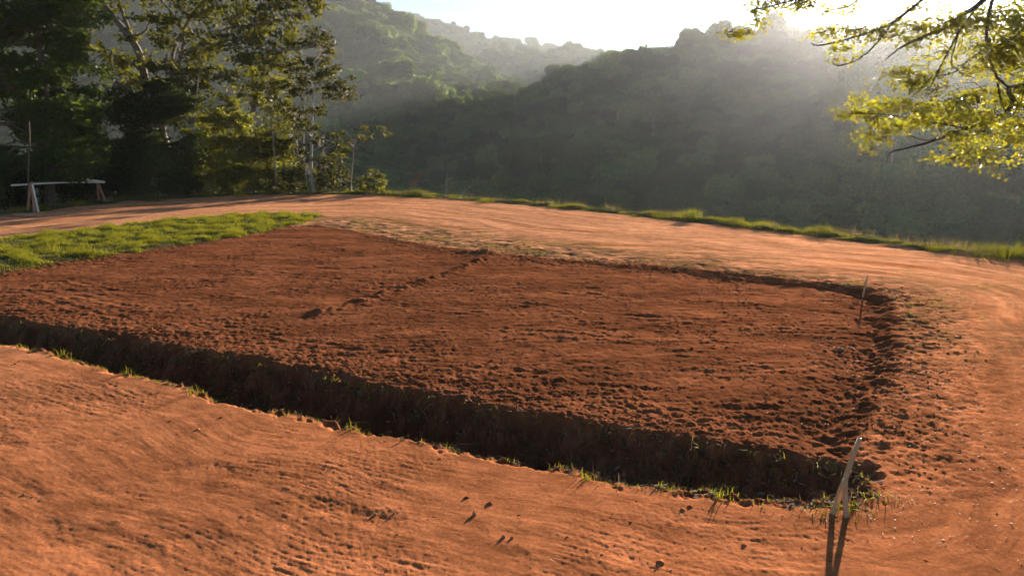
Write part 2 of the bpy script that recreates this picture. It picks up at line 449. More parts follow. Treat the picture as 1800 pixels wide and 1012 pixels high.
def ground_height(x, y, full=False):
    dplot = sdist(x, y, PLOT)
    dd = sdist(x, y, DITCH)
    wob = fbm(x * 1.4, y * 1.4, 3, 11)
    wob2 = fbm(x * 6, y * 6, 3, 12)
    dplot_w = dplot + wob * 0.20 + wob2 * 0.10
    dd_w = dd + wob * 0.16 + wob2 * 0.14
    rim = -sdist(x, y, PLATEAU)                                    # >0 on the plateau
    rim_w = rim + fbm(x * 0.5, y * 0.5, 3, 13) * 0.5
    inside = smooth(-0.1, 0.55 + 0.3 * wob2, -dplot_w)
    z = (-0.006 - 0.045 * smooth(-1.0, 5, x + 0.5 * wob)) * inside * (1 + 0.9 * np.clip(fbm(x * 1.1, y * 1.1, 2, 14), -.8, .8) * smooth(1.2, .2, -dplot))
    # right-hand bank is deeper
    rb = seg_dist(x, y, Gz(plot_right, ZP))
    z -= 0.075 * smooth(0.9, 0.15, rb) * smooth(-0.05, 0.4, -dplot_w)
    shallow = smooth(-1.0, 2.4, x)
    ditch = smooth(-0.06, 0.50 + 0.15 * shallow, -dd_w)
    z = z * (1 - ditch) + (-0.44 + 0.14 * shallow + 0.07 * wob) * ditch
    ang_s = sdist(x, y, np.vstack([PLOT, ])) if False else dplot
    road = (rim > 0) & (dplot > 0)
    # flow noise along the track
    a = np.arctan2(y - PLOT_C[1], x - PLOT_C[0]); rr = np.hypot(x - PLOT_C[0], y - PLOT_C[1])
    s = np.minimum(dplot, dd + 0.0) + 0.55 * fbm(x * 0.32, y * 0.32, 2, 5)
    t = a * 6.0
    on_road = smooth(0.0, 0.35, np.minimum(dplot, dd)) * smooth(-0.2, 0.4, rim)
    side = 1 - 0.6 * smooth(2.5, 4.5, x)
    streak = fbm(s * 19.0, t * 2.2, 3, 21, 0.66) + 0.35 * fbm(s * 5.2, t * 0.5, 2, 22)
    patch = smooth(-0.25, 0.35, fbm(x * 0.45, y * 0.45, 3, 23))
    streak = streak * (0.15 + 1.3 * smooth(-0.35, 0.45, fbm(x * 1.1, y * 1.1, 3, 47)))
    side = side * (1 - 0.45 * smooth(0.5, 2.0, x) * smooth(6.0, 4.0, y))
    z += on_road * side * (0.0018 + 0.0026 * patch) * streak
    z += on_road * (0.0020 + 0.002 * patch) * fbm(s * 34, t * 5.0, 2, 28, 0.6)
    z += on_road * 0.008 * fbm(s * 0.9, t * 0.3, 2, 24)
    z += on_road * smooth(9, 18, np.hypot(x, y)) * 0.012 * fbm(s * 2.6, t * 0.8, 3, 27, .6)
    z += on_road * 0.0036 * (0.4 + patch) * fbm(x * 18, y * 18, 3, 25, 0.72)
    # pits and dimples of footprints
    pits = fbm(x * 3.3, y * 3.3, 2, 26)
    z -= on_road * 0.003 * smooth(0.28, 0.62, pits) * patch
    # plot: raked, cloddy
    warp = 0.35 * fbm(x * 0.3, y * 0.3, 2, 31)
    rake = fbm(x * 2.6, (y + warp) * 9.0, 4, 32, 0.68)
    rake2 = fbm((x + y * 0.5) * 1.1, (y - x * 0.25 + warp) * 5.0, 2, 33)
    clod = fbm(x * 10, y * 10, 3, 34, 0.75)
    edge = smooth(1.6, 0.1, np.abs(dplot)) + 0.8 * smooth(0.15, 0.5, fbm(x * 0.6, y * 0.6, 2, 35))
    pin = smooth(-0.5, 0.2, -dplot) * (1 - ditch)
    z += pin * ((0.009 * rake + 0.008 * rake2) * (0.5 + smooth(-.4, .4, fbm(x * .7, y * .7, 2, 46))) + (0.0075 + 0.0105 * np.clip(edge, 0, 1.2)) * clod)
    z += pin * 0.022 * fbm(x * 0.8, y * 0.8, 2, 36)
    # cast-up lip of loose earth along the far and right side
    lip = smooth(0.45, 0.0, np.abs(dplot_w - 0.05)) * smooth(10.0, 12.0, y + x * 0.35)
    z += lip * 0.016 * (0.5 + fbm(x * 3, y * 3, 3, 37))
    zone = smooth(8.5, 11.5, y + 0.1 * x) * smooth(4.0, 1.0, dplot + 0.25 * np.clip(x, 0, 9)) * smooth(0, .2, dplot) * smooth(-.1, .3, rim)
    z += zone * 0.030 * fbm(x * 2.5, y * 4.0, 4, 43, 0.65)
    spill = smooth(1.9, 0.2, rb) * smooth(-.05, .1, dplot) * smooth(0, .1, dd)
    z += spill * 0.016 * fbm(x * 7, y * 7, 4, 48, 0.72)
    wall = smooth(0.05, -0.1, dd) * smooth(-0.6, -0.3, dd)
    z += wall * (0.045 * fbm(x * 5, y * 5, 3, 45, 0.6) + 0.03 * fbm(x * 12, y * 12, 3, 44, 0.7))
    # berm
    db = seg_dist(x, y, BERM)
    z += 0.055 * np.exp(-(db / 0.16) ** 2) * (0.6 + 0.9 * np.clip(fbm(x * 5, y * 5, 2, 38) + 0.4, 0, 1.3))
    for i, f in enumerate(FURROWS):
        d = seg_dist(x, y, f) + 0.03 * wob
        amp = 0.6 + 0.7 * perlin(x * 2.2, y * 2.2, 60 + i)
        z += np.clip(amp - 0.25, 0, 1.5) * (0.6 + clod) * (-0.020 * np.exp(-(d / 0.055) ** 2) + 0.020 * np.exp(-((d - 0.13) / 0.07) ** 2))
    for i, f in enumerate(RUTS):
        d = np.abs(seg_dist(x, y, f) + 0.16 * wob + 0.05 * wob2)
        amp = 0.35 + 1.3 * perlin(x * 2.2, y * 2.2, 80 + i)
        z += (1 + 1.2 * fbm(x * 9, y * 9, 3, 29, .7)) * np.clip(amp, 0, 1.2) * (-0.006 * np.exp(-(d / 0.10) ** 2) + 0.004 * np.exp(-((d - 0.16) / 0.07) ** 2))
    # one heap of clods where the berm meets the far edge
    for (hx, hy), hr, hh in [(G(850, 452, ZP), 0.25, 0.075), (G(815, 452, ZP), 0.18, 0.05), (G(600, 446, ZP), 0.35, 0.03)]:
        z += hh * np.exp(-((x - hx) ** 2 + (y - hy) ** 2) / hr ** 2) * (0.8 + 0.5 * clod)
    # ditch floor litter roughness
    z += ditch * 0.06 * fbm(x * 7, y * 7, 4, 39, 0.65)
    # lawn hummocks and verge bank
    dl = sdist(x, y, LAWN)
    z += 0.05 * smooth(0.2, -0.6, dl) * (1 + fbm(x * 1.5, y * 1.5, 2, 40))
    verge = smooth(0.1, -0.35, rim_w)
    z += 0.07 * verge * (1 + 1.3 * fbm(x * 1.1, y * 1.1, 2, 41))
    out = np.clip(-rim_w - 0.9, 0, None)
    slope = 0.30 + 0.45 * smooth(-8, 4, x)
    z -= np.where(y > 2, slope, 0.2) * out + 0.02 * np.clip(out, 0, 1)
    z = np.maximum(z, -46 + 2 * fbm(x * 0.02, y * 0.02, 2, 42))
    if full:
        return z, dplot, dd, rim, dl, patch, ditch, s, t, wob
    return z

def gz(x, y):
    x = np.atleast_1d(np.asarray(x, float)); y = np.atleast_1d(np.asarray(y, float))
    return ground_height(x, y)

# ------------------------------------------------------------------ ground sheet
def build_ground():
    A = np.concatenate([np.linspace(-180, -50, 40, endpoint=False), np.linspace(-50, -38, 24, endpoint=False), np.linspace(-38, 38, 820, endpoint=False),
                        np.linspace(38, 50, 24, endpoint=False), np.linspace(50, 180, 40, endpoint=False)])
    R = np.concatenate([np.linspace(0.25, 3.0, 22, endpoint=False), np.geomspace(3.0, 42, 800, endpoint=False), np.geomspace(42, 190, 40)])
    a, r = np.meshgrid(np.radians(A), R)
    x = r * np.sin(a); y = r * np.cos(a)
    z, dplot, dd, rim, dl, patch, ditch, s, t, wob = ground_height(x, y, True)
    nr, na = x.shape
    V = np.stack([x, y, z], -1).reshape(-1, 3)
    # soil colours
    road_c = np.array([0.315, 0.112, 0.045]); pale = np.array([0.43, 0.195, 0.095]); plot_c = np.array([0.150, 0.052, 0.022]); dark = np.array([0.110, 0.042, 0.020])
    scruff = np.array([0.13, 0.075, 0.032]); turf = np.array([0.07, 0.065, 0.025])
    k = smooth(6, 22, np.hypot(x, y)) * smooth(-0.6, 0.5, fbm(s * 1.5, t * 0.4, 2, 50) + 0.35)
    c = road_c + (pale - road_c) * k[..., None]
    c = c * (0.9 + 0.25 * smooth(-0.3, 0.4, fbm(s * 1.1, t * 0.7, 3, 51)))[..., None]
    c = c * (0.80 + 0.34 * smooth(-0.45, 0.45, fbm(s * 5.0, t * 0.9, 4, 57, 0.65)) + 0.14 * smooth(-.3, .3, fbm(x * 4, y * 9, 3, 58)))[..., None]
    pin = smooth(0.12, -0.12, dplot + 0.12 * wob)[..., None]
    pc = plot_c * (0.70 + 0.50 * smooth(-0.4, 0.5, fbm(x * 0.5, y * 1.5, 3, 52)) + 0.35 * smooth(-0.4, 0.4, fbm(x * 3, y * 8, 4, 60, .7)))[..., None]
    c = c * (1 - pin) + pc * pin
    # mottled darker earth, with bank and brim shade put into its colour
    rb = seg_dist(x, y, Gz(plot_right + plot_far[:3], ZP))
    bank_dark = np.maximum(smooth(0.75, 0.1, rb) * smooth(-0.5, 0.4, fbm(x * 3, y * 3, 3, 53) + 0.15), 0.9 * smooth(2.1, 0.3, rb) * smooth(-0.1, 0.35, fbm(x * 2.2, y * 3.2, 5, 61, 0.75)))[..., None]
    c = c * (1 - 0.5 * bank_dark) + dark * 0.5 * bank_dark
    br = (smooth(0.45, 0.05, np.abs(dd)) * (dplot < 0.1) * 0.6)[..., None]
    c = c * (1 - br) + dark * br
    dk = smooth(0.05, -0.15, dd)[..., None]  # ditch earth darkened, its shade put into the colour
    dark = dark + (np.array([0.16, 0.058, 0.026]) - dark) * (0.75 * smooth(-1.5, 2.5, x + wob))[..., None]  # tint lightens to the right, where the lit slope is painted in
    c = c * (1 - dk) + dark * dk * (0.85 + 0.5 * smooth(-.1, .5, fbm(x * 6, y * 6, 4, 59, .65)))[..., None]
    # scruffy half-grown strip between plot and track on the far side
    far = smooth(8.5, 11.5, y + 0.1 * x) * smooth(4.6, 1.6, dplot + 1.6 * fbm(x * 0.6, y * 0.6, 3, 54) + 0.25 * np.clip(x, 0, 9)) * smooth(-0.05, 0.1, dplot)
    sc = (far * smooth(-0.30, 0.30, fbm(x * 1.1, y * 2.2, 4, 55, 0.65) + 0.05))[..., None]
    c = c * (1 - 0.75 * sc) + scruff * 0.75 * sc * (0.6 + 0.8 * smooth(-.4, .4, fbm(x * 5, y * 7, 2, 56)))[..., None]
    lw = smooth(0.1, -0.2, dl + 0.1 * wob)[..., None]
    c = c * (1 - lw) + turf * lw
    vg = smooth(0.15, -0.1, rim + 0.1 * wob)[..., None]
    c = c * (1 - vg) + turf * vg
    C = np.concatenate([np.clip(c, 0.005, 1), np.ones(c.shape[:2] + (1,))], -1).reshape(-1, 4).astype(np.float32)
    idx = np.arange(nr * na).reshape(nr, na)
    i0 = idx[:-1, :]; i1 = idx[1:, :]
    Q = np.stack([i0, np.roll(i0, -1, 1), np.roll(i1, -1, 1), i1], -1)[..., ::-1]
    # sort faces by what they are
    xc = dplot[:-1, :]; dc = dd[:-1, :]; rc = rim[:-1, :]; lc = dl[:-1, :]
    cls = np.full(xc.shape, 1)
    cls[rc < 0] = 0
    cls[lc < 0] = 4
    cls[xc < 0] = 2
    cls[dc < 0] = 3
    for k_, name in enumerate(['ground', 'dirt_road', 'dirt_plot', 'ditch', 'lawn']):
        q = Q[cls == k_]
        used, inv = np.unique(q.ravel(), return_inverse=True)
        qq = inv.reshape(-1, 4)
        Vv, Cc = V[used], C[used]
        tris = None
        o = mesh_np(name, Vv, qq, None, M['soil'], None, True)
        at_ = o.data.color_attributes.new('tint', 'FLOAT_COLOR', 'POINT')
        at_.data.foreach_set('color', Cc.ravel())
        o['kind'] = 'structure'
    # centre disc under the camera
    ring = V[idx[0]]
    ctr = np.array([[0, 0, float(gz(0.0, 0.0)[0])]])
    T = [(na, j, (j + 1) % na) for j in range(na)]
    o = mesh_np('dirt_road', np.vstack([ring, ctr]), None, np.array(T)[:, ::-1], M['soil'], None, True)
    at_ = o.data.color_attributes.new('tint', 'FLOAT_COLOR', 'POINT')
    at_.data.foreach_set('color', np.vstack([C[idx[0]], C[:1]]).ravel())
    o['kind'] = 'structure'
build_ground()

# ------------------------------------------------------------------ hills
def hill(name, skyline, Dk, rf, zf, zpow, amp, nscale, seed, canopy, nu=260, nv=150, rfk=None):
    sk = np.array(skyline, float)
    a, f, u = ray(sk[:, 0], sk[:, 1])
    az = np.arctan2(a, f); el = u / np.hypot(a, f)
    Dx = np.array(Dk, float)
    def fn(azq, v):
        azp = np.degrees(azq)
        D = np.interp(azp, Dx[:, 0], Dx[:, 1])
        e = np.interp(azq, az, el)
        r0 = rf if rfk is None else np.interp(azp, *zip(*rfk))
        zr = CAM_H + D * e - canopy
        vv = np.clip(v, 0, 1)
        r = r0 + (D - r0) * v
        z = zf + (zr - zf) * vv ** zpow
        z = z - np.clip(v - 1, 0, None) * (zr - zf) * 1.3
        x = r * np.sin(azq); y = r * np.cos(azq)
        n = fbm(x * nscale, y * nscale, 4, seed)
        rid = 1 - np.abs(perlin(x * nscale * 0.8 + 0.5 * n, (y * 0.35 + x * 0.2) * nscale * 0.8, seed + 9)) * 2.2
        env = np.clip(vv * (1 - vv) * 4, 0, 1) ** 0.7 * smooth(1.0, 0.7, vv)
        z = z + env * amp * (0.8 * n + 0.7 * (rid - 0.5))
        return x, y, z
    A = np.linspace(az[0], az[-1], nu); Vv = np.concatenate([np.linspace(-0.15, 1, nv), np.linspace(1.03, 1.6, 16)])
    aa, vv = np.meshgrid(A, Vv)
    x, y, z = fn(aa, vv)
    P = np.stack([x, y, z], -1).reshape(-1, 3)
    idx = np.arange(x.size).reshape(x.shape)
    Q = np.stack([idx[:-1, :-1], idx[:-1, 1:], idx[1:, 1:], idx[1:, :-1]], -1)
    o = mesh_np(name, P, Q.reshape(-1, 4), None, M['hillsoil'], None, True)
    o['kind'] = 'structure'
    return fn, (az[0], az[-1]), az

mh, nt, out = new_mat('hill undergrowth')
_n = N(nt, 'ShaderNodeTexNoise', i_Scale=0.08, i_Detail=8.0)
_g = N(nt, 'ShaderNodeNewGeometry'); nt.links.new(_g.outputs['Position'], _n.inputs['Vector'])
_r = ramp(nt, [(0.3, (0.022, 0.040, 0.016)), (0.7, (0.055, 0.075, 0.028))]); nt.links.new(_n.outputs[0], _r.inputs[0])
_p = N(nt, 'ShaderNodeBsdfPrincipled', i_Roughness=1.0); _p.inputs['Specular IOR Level'].default_value = 0
nt.links.new(_r.outputs[0], _p.inputs['Base Color']); nt.links.new(_p.outputs[0], out.inputs[0])
M['hillsoil'] = mh

near_sky = [(420, 330), (560, 285), (640, 252), (690, 225), (760, 203), (850, 188), (930, 165), (985, 138), (1040, 122), (1110, 106), (1180, 86), (1240, 68), (1330, 64), (1400, 60), (1500, 66), (1600, 62), (1700, 70), (1800, 70), (2100, 60), (2500, 60), (3400, 90)]
left_sky = [(-1400, 60), (-700, 10), (-200, -15), (200, -20), (450, -20), (560, -15), (640, 0), (690, 22), (720, 48), (780, 84), (830, 112), (880, 140), (930, 165), (1000, 200), (1100, 240)]
mid_sky = [(560, 200), (700, 150), (780, 118), (820, 103), (870, 92), (910, 90), (960, 95), (1010, 84), (1060, 94), (1090, 108), (1150, 125), (1300, 140), (1500, 150)]
far_sky = [(400, 20), (600, 0), (660, 12), (700, 26), (750, 34), (790, 50), (830, 65), (880, 73), (930, 84), (980, 90), (1030, 100), (1100, 110), (1400, 120), (1800, 100), (3000, 90)]
hf_near = hill('near_hill', near_sky, [(-40, 480), (-10, 560), (0, 580), (12, 520), (25, 430), (40, 380), (70, 380)], 135, -46, 1.05, 16, 0.010, 101, 6.0, rfk=[(-40, 150), (5, 150), (20, 175), (40, 210), (70, 210)])
hf_left = hill('left_mountain', left_sky, [(-70, 600), (-30, 690), (-12, 740), (0, 740), (10, 720)], 300, -55, 1.15, 45, 0.006, 121, 5, nu=300, nv=200)
hf_mid = hill('middle_ridge', mid_sky, [(-20, 1080), (30, 1060)], 800, -60, 1.0, 14, 0.004, 141, 7, nv=80)
hf_far = hill('far_mountain', far_sky, [(-30, 1360), (60, 1360)], 1120, -60, 1.1, 22, 0.004, 161, 4, nv=80)

# ------------------------------------------------------------------ forest canopy: clumped crowns
def crown_mesh(name, nleaf, seed, flat=0.75, lobes=7, sz=0.09):
    r_ = np.random.default_rng(seed)
    global rng
    keep = rng; rng = r_
    b = MB()
    cs = r_.normal(0, 0.36, (lobes, 3)); cs[:, 2] = np.abs(cs[:, 2]) * flat + 0.15
    rad = r_.uniform(0.28, 0.5, lobes)
    w = rad ** 2 / (rad ** 2).sum()
    k = r_.choice(lobes, nleaf, p=w)
    d = r_.standard_normal((nleaf, 3)); d[:, 2] = d[:, 2] * 0.8 + 0.25
    d /= np.linalg.norm(d, axis=1)[:, None]
    P = cs[k] + d * (rad[k] * r_.uniform(0.72, 1.08, nleaf) ** 0.5)[:, None] * np.array([1, 1, flat])
    b.leaves(P, sz * 1.9, sz * 1.5, up=0.3, normal=d)
    b.tube(np.array([[0, 0, -0.75], [0.02, 0, -0.2], [0, 0, 0.3]]), [0.05, 0.04, 0.02], 5)
    me = b.build(name, M['forest'])
    rng = keep
    return me

crowns = bpy.data.collections.new('crown kinds')
for k in range(7):
    o = crown_mesh('crown_kind', [1100, 1200, 1000, 1150, 1050, 1100, 900][k], 300 + k, flat=[0.75, 0.6, 0.9, 0.7, 0.8, 0.65, 0.5][k], lobes=[5, 6, 4, 6, 7, 5, 4][k], sz=0.10)
    scene.collection.objects.unlink(o)
    crowns.objects.link(o)

def canopy(name, pts, scl, rot, kind_idx, label):
    me = bpy.data.meshes.new(name)
    me.vertices.add(len(pts)); me.vertices.foreach_set('co', np.asarray(pts, np.float32).ravel())
    for an, tp, dv in (('scl', 'FLOAT_VECTOR', scl), ('rot', 'FLOAT', rot), ('idx', 'INT', kind_idx)):
        a_ = me.attributes.new(an, tp, 'POINT')
        a_.data.foreach_set('vector' if tp == 'FLOAT_VECTOR' else 'value', np.asarray(dv, np.int32 if tp == 'INT' else np.float32).ravel())
    me.materials.append(M['forest'])
    o = bpy.data.objects.new(name, me); link(o)
    tag(o, label, kind='stuff')
    ng = bpy.data.node_groups.new('canopy', 'GeometryNodeTree')
    ng.interface.new_socket('Geometry', in_out='INPUT', socket_type='NodeSocketGeometry')
    ng.interface.new_socket('Geometry', in_out='OUTPUT', socket_type='NodeSocketGeometry')
    gi = ng.nodes.new('NodeGroupInput'); go = ng.nodes.new('NodeGroupOutput')
    ci = ng.nodes.new('GeometryNodeCollectionInfo'); ci.inputs[0].default_value = crowns
    ci.inputs['Separate Children'].default_value = True; ci.inputs['Reset Children'].default_value = True
    ip = ng.nodes.new('GeometryNodeInstanceOnPoints')
    ip.inputs['Pick Instance'].default_value = True
    def attr(n, t):
        q = ng.nodes.new('GeometryNodeInputNamedAttribute'); q.data_type = t; q.inputs[0].default_value = n
        return q.outputs[0]
    cx = ng.nodes.new('ShaderNodeCombineXYZ')
    ng.links.new(attr('rot', 'FLOAT'), cx.inputs[2])
    ng.links.new(gi.outputs[0], ip.inputs['Points']); ng.links.new(ci.outputs[0], ip.inputs['Instance'])
    ng.links.new(attr('idx', 'INT'), ip.inputs['Instance Index']); ng.links.new(cx.outputs[0], ip.inputs['Rotation'])
    ng.links.new(attr('scl', 'FLOAT_VECTOR'), ip.inputs['Scale'])
    ng.links.new(ip.outputs[0], go.inputs[0])
    md = o.modifiers.new('canopy', 'NODES'); md.node_group = ng
    return o

def scatter_hill(hf, n, size, vlo, vhi, sink=0.1, azr=None, seed=1):
    fn, (a0, a1), _ = hf
    if azr: a0, a1 = radians(azr[0]), radians(azr[1])
    r_ = np.random.default_rng(seed)
    A = r_.uniform(a0, a1, n * 3); v = r_.uniform(vlo, vhi, n * 3)
    x, y, z = fn(A, v)
    w = np.hypot(x, y); keep = r_.uniform(0, 1, n * 3) < w / w.max()
    x, y, z = x[keep][:n], y[keep][:n], z[keep][:n]
    s = size * np.exp(r_.normal(0, 0.28, len(x)))
    sz = s * r_.uniform(0.75, 1.2, len(x))
    P = np.stack([x, y, z + 0.10 * s + np.abs(r_.normal(0, 0.3, len(x))) * s], -1)
    return P, np.stack([s, s * r_.uniform(.85, 1.15, len(x)), sz], -1), r_.uniform(0, 6.28, len(x)), r_.integers(0, 7, len(x))

def hill_forest(name, hf, n, size, vlo, vhi, label, azr=None, seed=1):
    canopy(name, *scatter_hill(hf, n, size, vlo, vhi, azr=azr, seed=seed), label)

hill_forest('forest', hf_near, 8500, 6.0, -0.05, 1.06, 'dense dark forest covering the near shaded hill', azr=(-28, 46), seed=11)
hill_forest('forest', hf_left, 16000, 5.6, 0.0, 1.03, 'hazy sunlit forest covering the steep far mountain side', azr=(-40, 8), seed=12)
hill_forest('forest', hf_mid, 6000, 7.0, 0.3, 1.03, 'pale hazy forest on the ridge between the two slopes', azr=(-14, 12), seed=13)
hill_forest('forest', hf_far, 5000, 8.0, 0.4, 1.02, 'faint forest on the farthest mountain', azr=(-14, 12), seed=14)

# trees standing out on the skyline, each its own
sky_trees = [(1040, 105, 1.3, 0), (1018, 120, 1.1, 0), (985, 140, 1.0, 0), (1065, 108, 1.0, 0), (945, 158, .9, 0), (1095, 103, .9, 0), (1128, 96, 1.1, 0), (1150, 90, .9, 0), (1180, 80, 1.2, 0), (1208, 72, 1.1, 0),
             (1258, 62, .8, 0), (1290, 60, .9, 0), (1340, 58, .9, 0), (1395, 52, 1.1, 0), (1420, 50, 1.2, 0), (1450, 58, 1.0, 0), (1480, 60, .9, 0), (1520, 58, 1.0, 0),
             (905, 84, 1.2, 1), (1010, 82, 1.5, 1), (1032, 84, 1.3, 1), (1055, 90, 1.4, 1), (1075, 98, 1.2, 1), (985, 88, 1.2, 1), (925, 86, 1.1, 1)]
def skyline_tree(px, py, k, far, i):
    D = (hf_mid if far else hf_near)
    a, f, u = ray(px, py); az = float(np.arctan2(a, f))
    x, y, z = D[0](np.array([az]), np.array([1.0]))
    x, y, z = float(x[0]), float(y[0]), float(z[0])
    r = math.hypot(x, y)
    top = CAM_H + r * float(u / np.hypot(a, f))
    R = (3.6 if far else 3.3) * k * 1.0
    h = min(max(top - z, R * 0.9), R * 1.5)
    near = 'dark' if not far else 'hazy pale'
    r_ = np.random.default_rng(900 + i)
    c = crowns.objects[i % 7]
    e = empty('skyline_tree', (x, y, z - 1), None, None)
    cr = bpy.data.objects.new('crown', c.data); link(cr, e)
    cr.location = (0, 0, h + 1 - R * 0.55); cr.scale = (R * 1.15, R * 1.15, R * 0.6); cr.rotation_euler = (0, 0, r_.uniform(0, 6.28))
    b = MB()
    b.tube(curve([(0, 0, 0), (r_.normal(0, .3), r_.normal(0, .3), h * 0.5), (0, 0, h + 1 - R * 0.5)], 4), [0.35] * 4 + [0.25] * 4 + [0.15], 6)
    for q in range(4):
        aa = r_.uniform(0, 6.28)
        b.tube([(0, 0, h * 0.55), (R * .5 * cos(aa), R * .5 * sin(aa), h + 1 - R * .4)], [0.13, 0.05], 4)
    b.build('trunk', M['bark_dark'], e)
    return e
places = ['crest of the near hill above the wide dark slope', 'saddle ridge behind the near hill']
for i, (px, py, k, far) in enumerate(sky_trees):
    e = skyline_tree(px, py, k, far, i)
    size = 'broad' if k >= 1.2 else ('small' if k < 1 else 'middling')
    rank = sorted(q[0] for q in sky_trees if q[3] == far).index(px)
    orde = ['first', 'second', 'third', 'fourth', 'fifth', 'sixth', 'seventh', 'eighth', 'ninth', 'tenth', 'eleventh', 'twelfth', 'thirteenth', 'fourteenth', 'fifteenth', 'sixteenth', 'seventeenth', 'eighteenth'][rank]
    tag(e, (f'{size} hazy tree on the pale middle ridge skyline, {orde} from the far mountain side' if far else f'{size} dark tree on the near hill skyline, {orde} from the valley end'), 'tree',
        'trees on the middle ridge skyline' if far else 'trees on the near hill skyline')
# the thin emergent tree whose small crown floats above the crest
px, py = 1230, 46
a, f, u = ray(px, py); az = float(np.arctan2(a, f))
x, y, z = [float(q[0]) for q in hf_near[0](np.array([az]), np.array([1.0]))]
r = math.hypot(x, y); top = CAM_H + r * float(u / np.hypot(a, f))
e = empty('emergent_tree', (x, y, z), 'thin bare stemmed tree with tiny crown rising alone above the hill crest', 'tree')
b = MB(); b.tube(curve([(0, 0, -1), (.3, 0, (top - z) * .5), (0, 0, top - z)], 5), np.linspace(.22, .08, 11), 6)
for q in range(5):
    aa = q * 1.3; b.tube([(0, 0, top - z - 1.5), (1.6 * cos(aa), 1.6 * sin(aa), top - z + .2)], [.07, .03], 4)
b.build('trunk', M['bark_dark'], e)
cr = bpy.data.objects.new('crown', crowns.objects[6].data); link(cr, e); cr.location = (0, 0, top - z); cr.scale = (2.6, 2.6, 1.3)
# pale dead trunks on the slope
def slope_point(hf, px, py):
    """where the ray through the pixel meets the hill"""
    a, f, u = ray(px, py); az = float(np.arctan2(a, f)); e_ = float(u / np.hypot(a, f))
    vs = np.linspace(0, 1, 400)
    x, y, z = hf[0](np.full(400, az), vs)
    d = z - (CAM_H + np.hypot(x, y) * e_)
    i = int(np.argmax(d > 0)) if (d > 0).any() else 399
    return x[i], y[i], z[i]
for (px, py, hpx, lab) in [(1146, 262, 30, 'pale dead tree trunk standing on the wooded slope, with forked top'), (1560, 345, 70, 'thin bare trunk on the shaded slope under the hanging branch'), (1085, 232, 20, 'short pale trunk among the crowns halfway up the slope')]:
    x, y, z = slope_point(hf_near, px, py)
    r = math.hypot(x, y); H = hpx / F * r + 2.5
    e = empty('dead_tree', (x, y, z), lab, 'tree')
    b = MB(); b.tube(curve([(0, 0, 0), (.3, 0, H * .5), (-.1, 0, H + 2)], 5), np.linspace(.30, .12, 11), 6)
    b.tube([(0.2, 0, H * .6), (1.0, 0, H * .95), (1.3, 0, H + 1.2)], [.14, .10, .06], 5)
    b.tube([(0.1, 0, H * .75), (-.9, 0, H + .6)], [.10, .05], 5)
    b.build('trunk', M['bark_pale'], e)

# ------------------------------------------------------------------ grove trees
def lerp_path(P0, P1, bend, n=7, sag=0.0):
    t = np.linspace(0, 1, n)[:, None]
    P = np.asarray(P0) * (1 - t) + np.asarray(P1) * t
    L = np.linalg.norm(np.asarray(P1) - np.asarray(P0))
    off = rng.normal(0, bend * L, 3)
    P = P + np.sin(pi * t) * off
    P[:, 2] += (np.sin(pi * t[:, 0]) * sag * L)
    P[1:-1] += rng.normal(0, bend * L * 0.15, (n - 2, 3))
    return P

def foliage_tree(name, label, cat, group, base, trunk, puffs, leaf, leafmat, barkmat, dens, r0=0.2, extra_branches=(), ragged=0.35):
    """trunk: list of world points; puffs: (x,y,z,rx,ry,rz)"""
    base = np.array(base, float)
    e = empty(name, base, label, cat, group)
    T = curve(trunk, 5)
    rr = np.linspace(r0, r0 * 0.35, len(T))
    rr[0] *= 1.35
    b = MB(); b.tube(T, rr, 9, rough=0.05)
    b.build('trunk', barkmat, e, True, base)
    tw = MB(); fo = MB()
    for path, ra in extra_branches:
        bb = MB(); Pp = curve(path, 5)
        bb.tube(Pp, np.linspace(ra, ra * 0.35, len(Pp)), 7, rough=0.05)
        bb.build('branch', barkmat, e, True, base)
    nodes = [T] + [curve(p_, 5) for p_, _ in extra_branches]
    N_ = np.vstack(nodes)
    N_ = N_[N_[:, 2] > T[:, 2].min() + 0.25 * (T[:, 2].max() - T[:, 2].min())]
    for (cx, cy_, cz, rx, ry, rz) in puffs:
        c = np.array([cx, cy_, cz])
        d = np.linalg.norm(N_ - (c - [0, 0, rz * 1.2]), axis=1)
        s = N_[np.argmin(d)]
        Pb = lerp_path(s, c, 0.10, 7, -0.06)
        tw.tube(Pb, np.linspace(max(0.025, r0 * 0.28), 0.012, 7), 5, cap=False)
        vol = (rx * ry * rz) ** (2 / 3.0)
        nc = max(5, int(10 * vol ** 0.5) + 6)
        u = rng.standard_normal((nc, 3)); u /= np.linalg.norm(u, axis=1)[:, None]
        rad = rng.uniform(0.25, 1.0, nc) ** 0.5
        sc = c + u * rad[:, None] * np.array([rx, ry, rz])
        for k in range(min(nc, 10)):
            tw.tube(lerp_path(Pb[rng.integers(3, 7)], sc[k], 0.12, 4), np.linspace(0.014, 0.005, 4), 3, cap=False)
        leaf_ = leaf * 1.15
        nl = int(dens * vol / leaf ** 2 * 6.0)
        k = rng.integers(0, nc, nl)
        rs = ragged * (rx * ry * rz) ** (1 / 3.0)
        P = sc[k] + np.clip(rng.standard_normal((nl, 3)), -1.9, 1.9) * rs * np.array([1, 1, 0.55]) * 0.62
        fo.leaves(P, leaf_ * 1.5, leaf_ * 0.8, up=0.35, droop=0.25)
    tw.build('twigs', barkmat, e, True, base)['kind'] = 'stuff'
    c_ = fo.build('crown', leafmat, e, False, base)
    c_['kind'] = 'stuff'
    return e

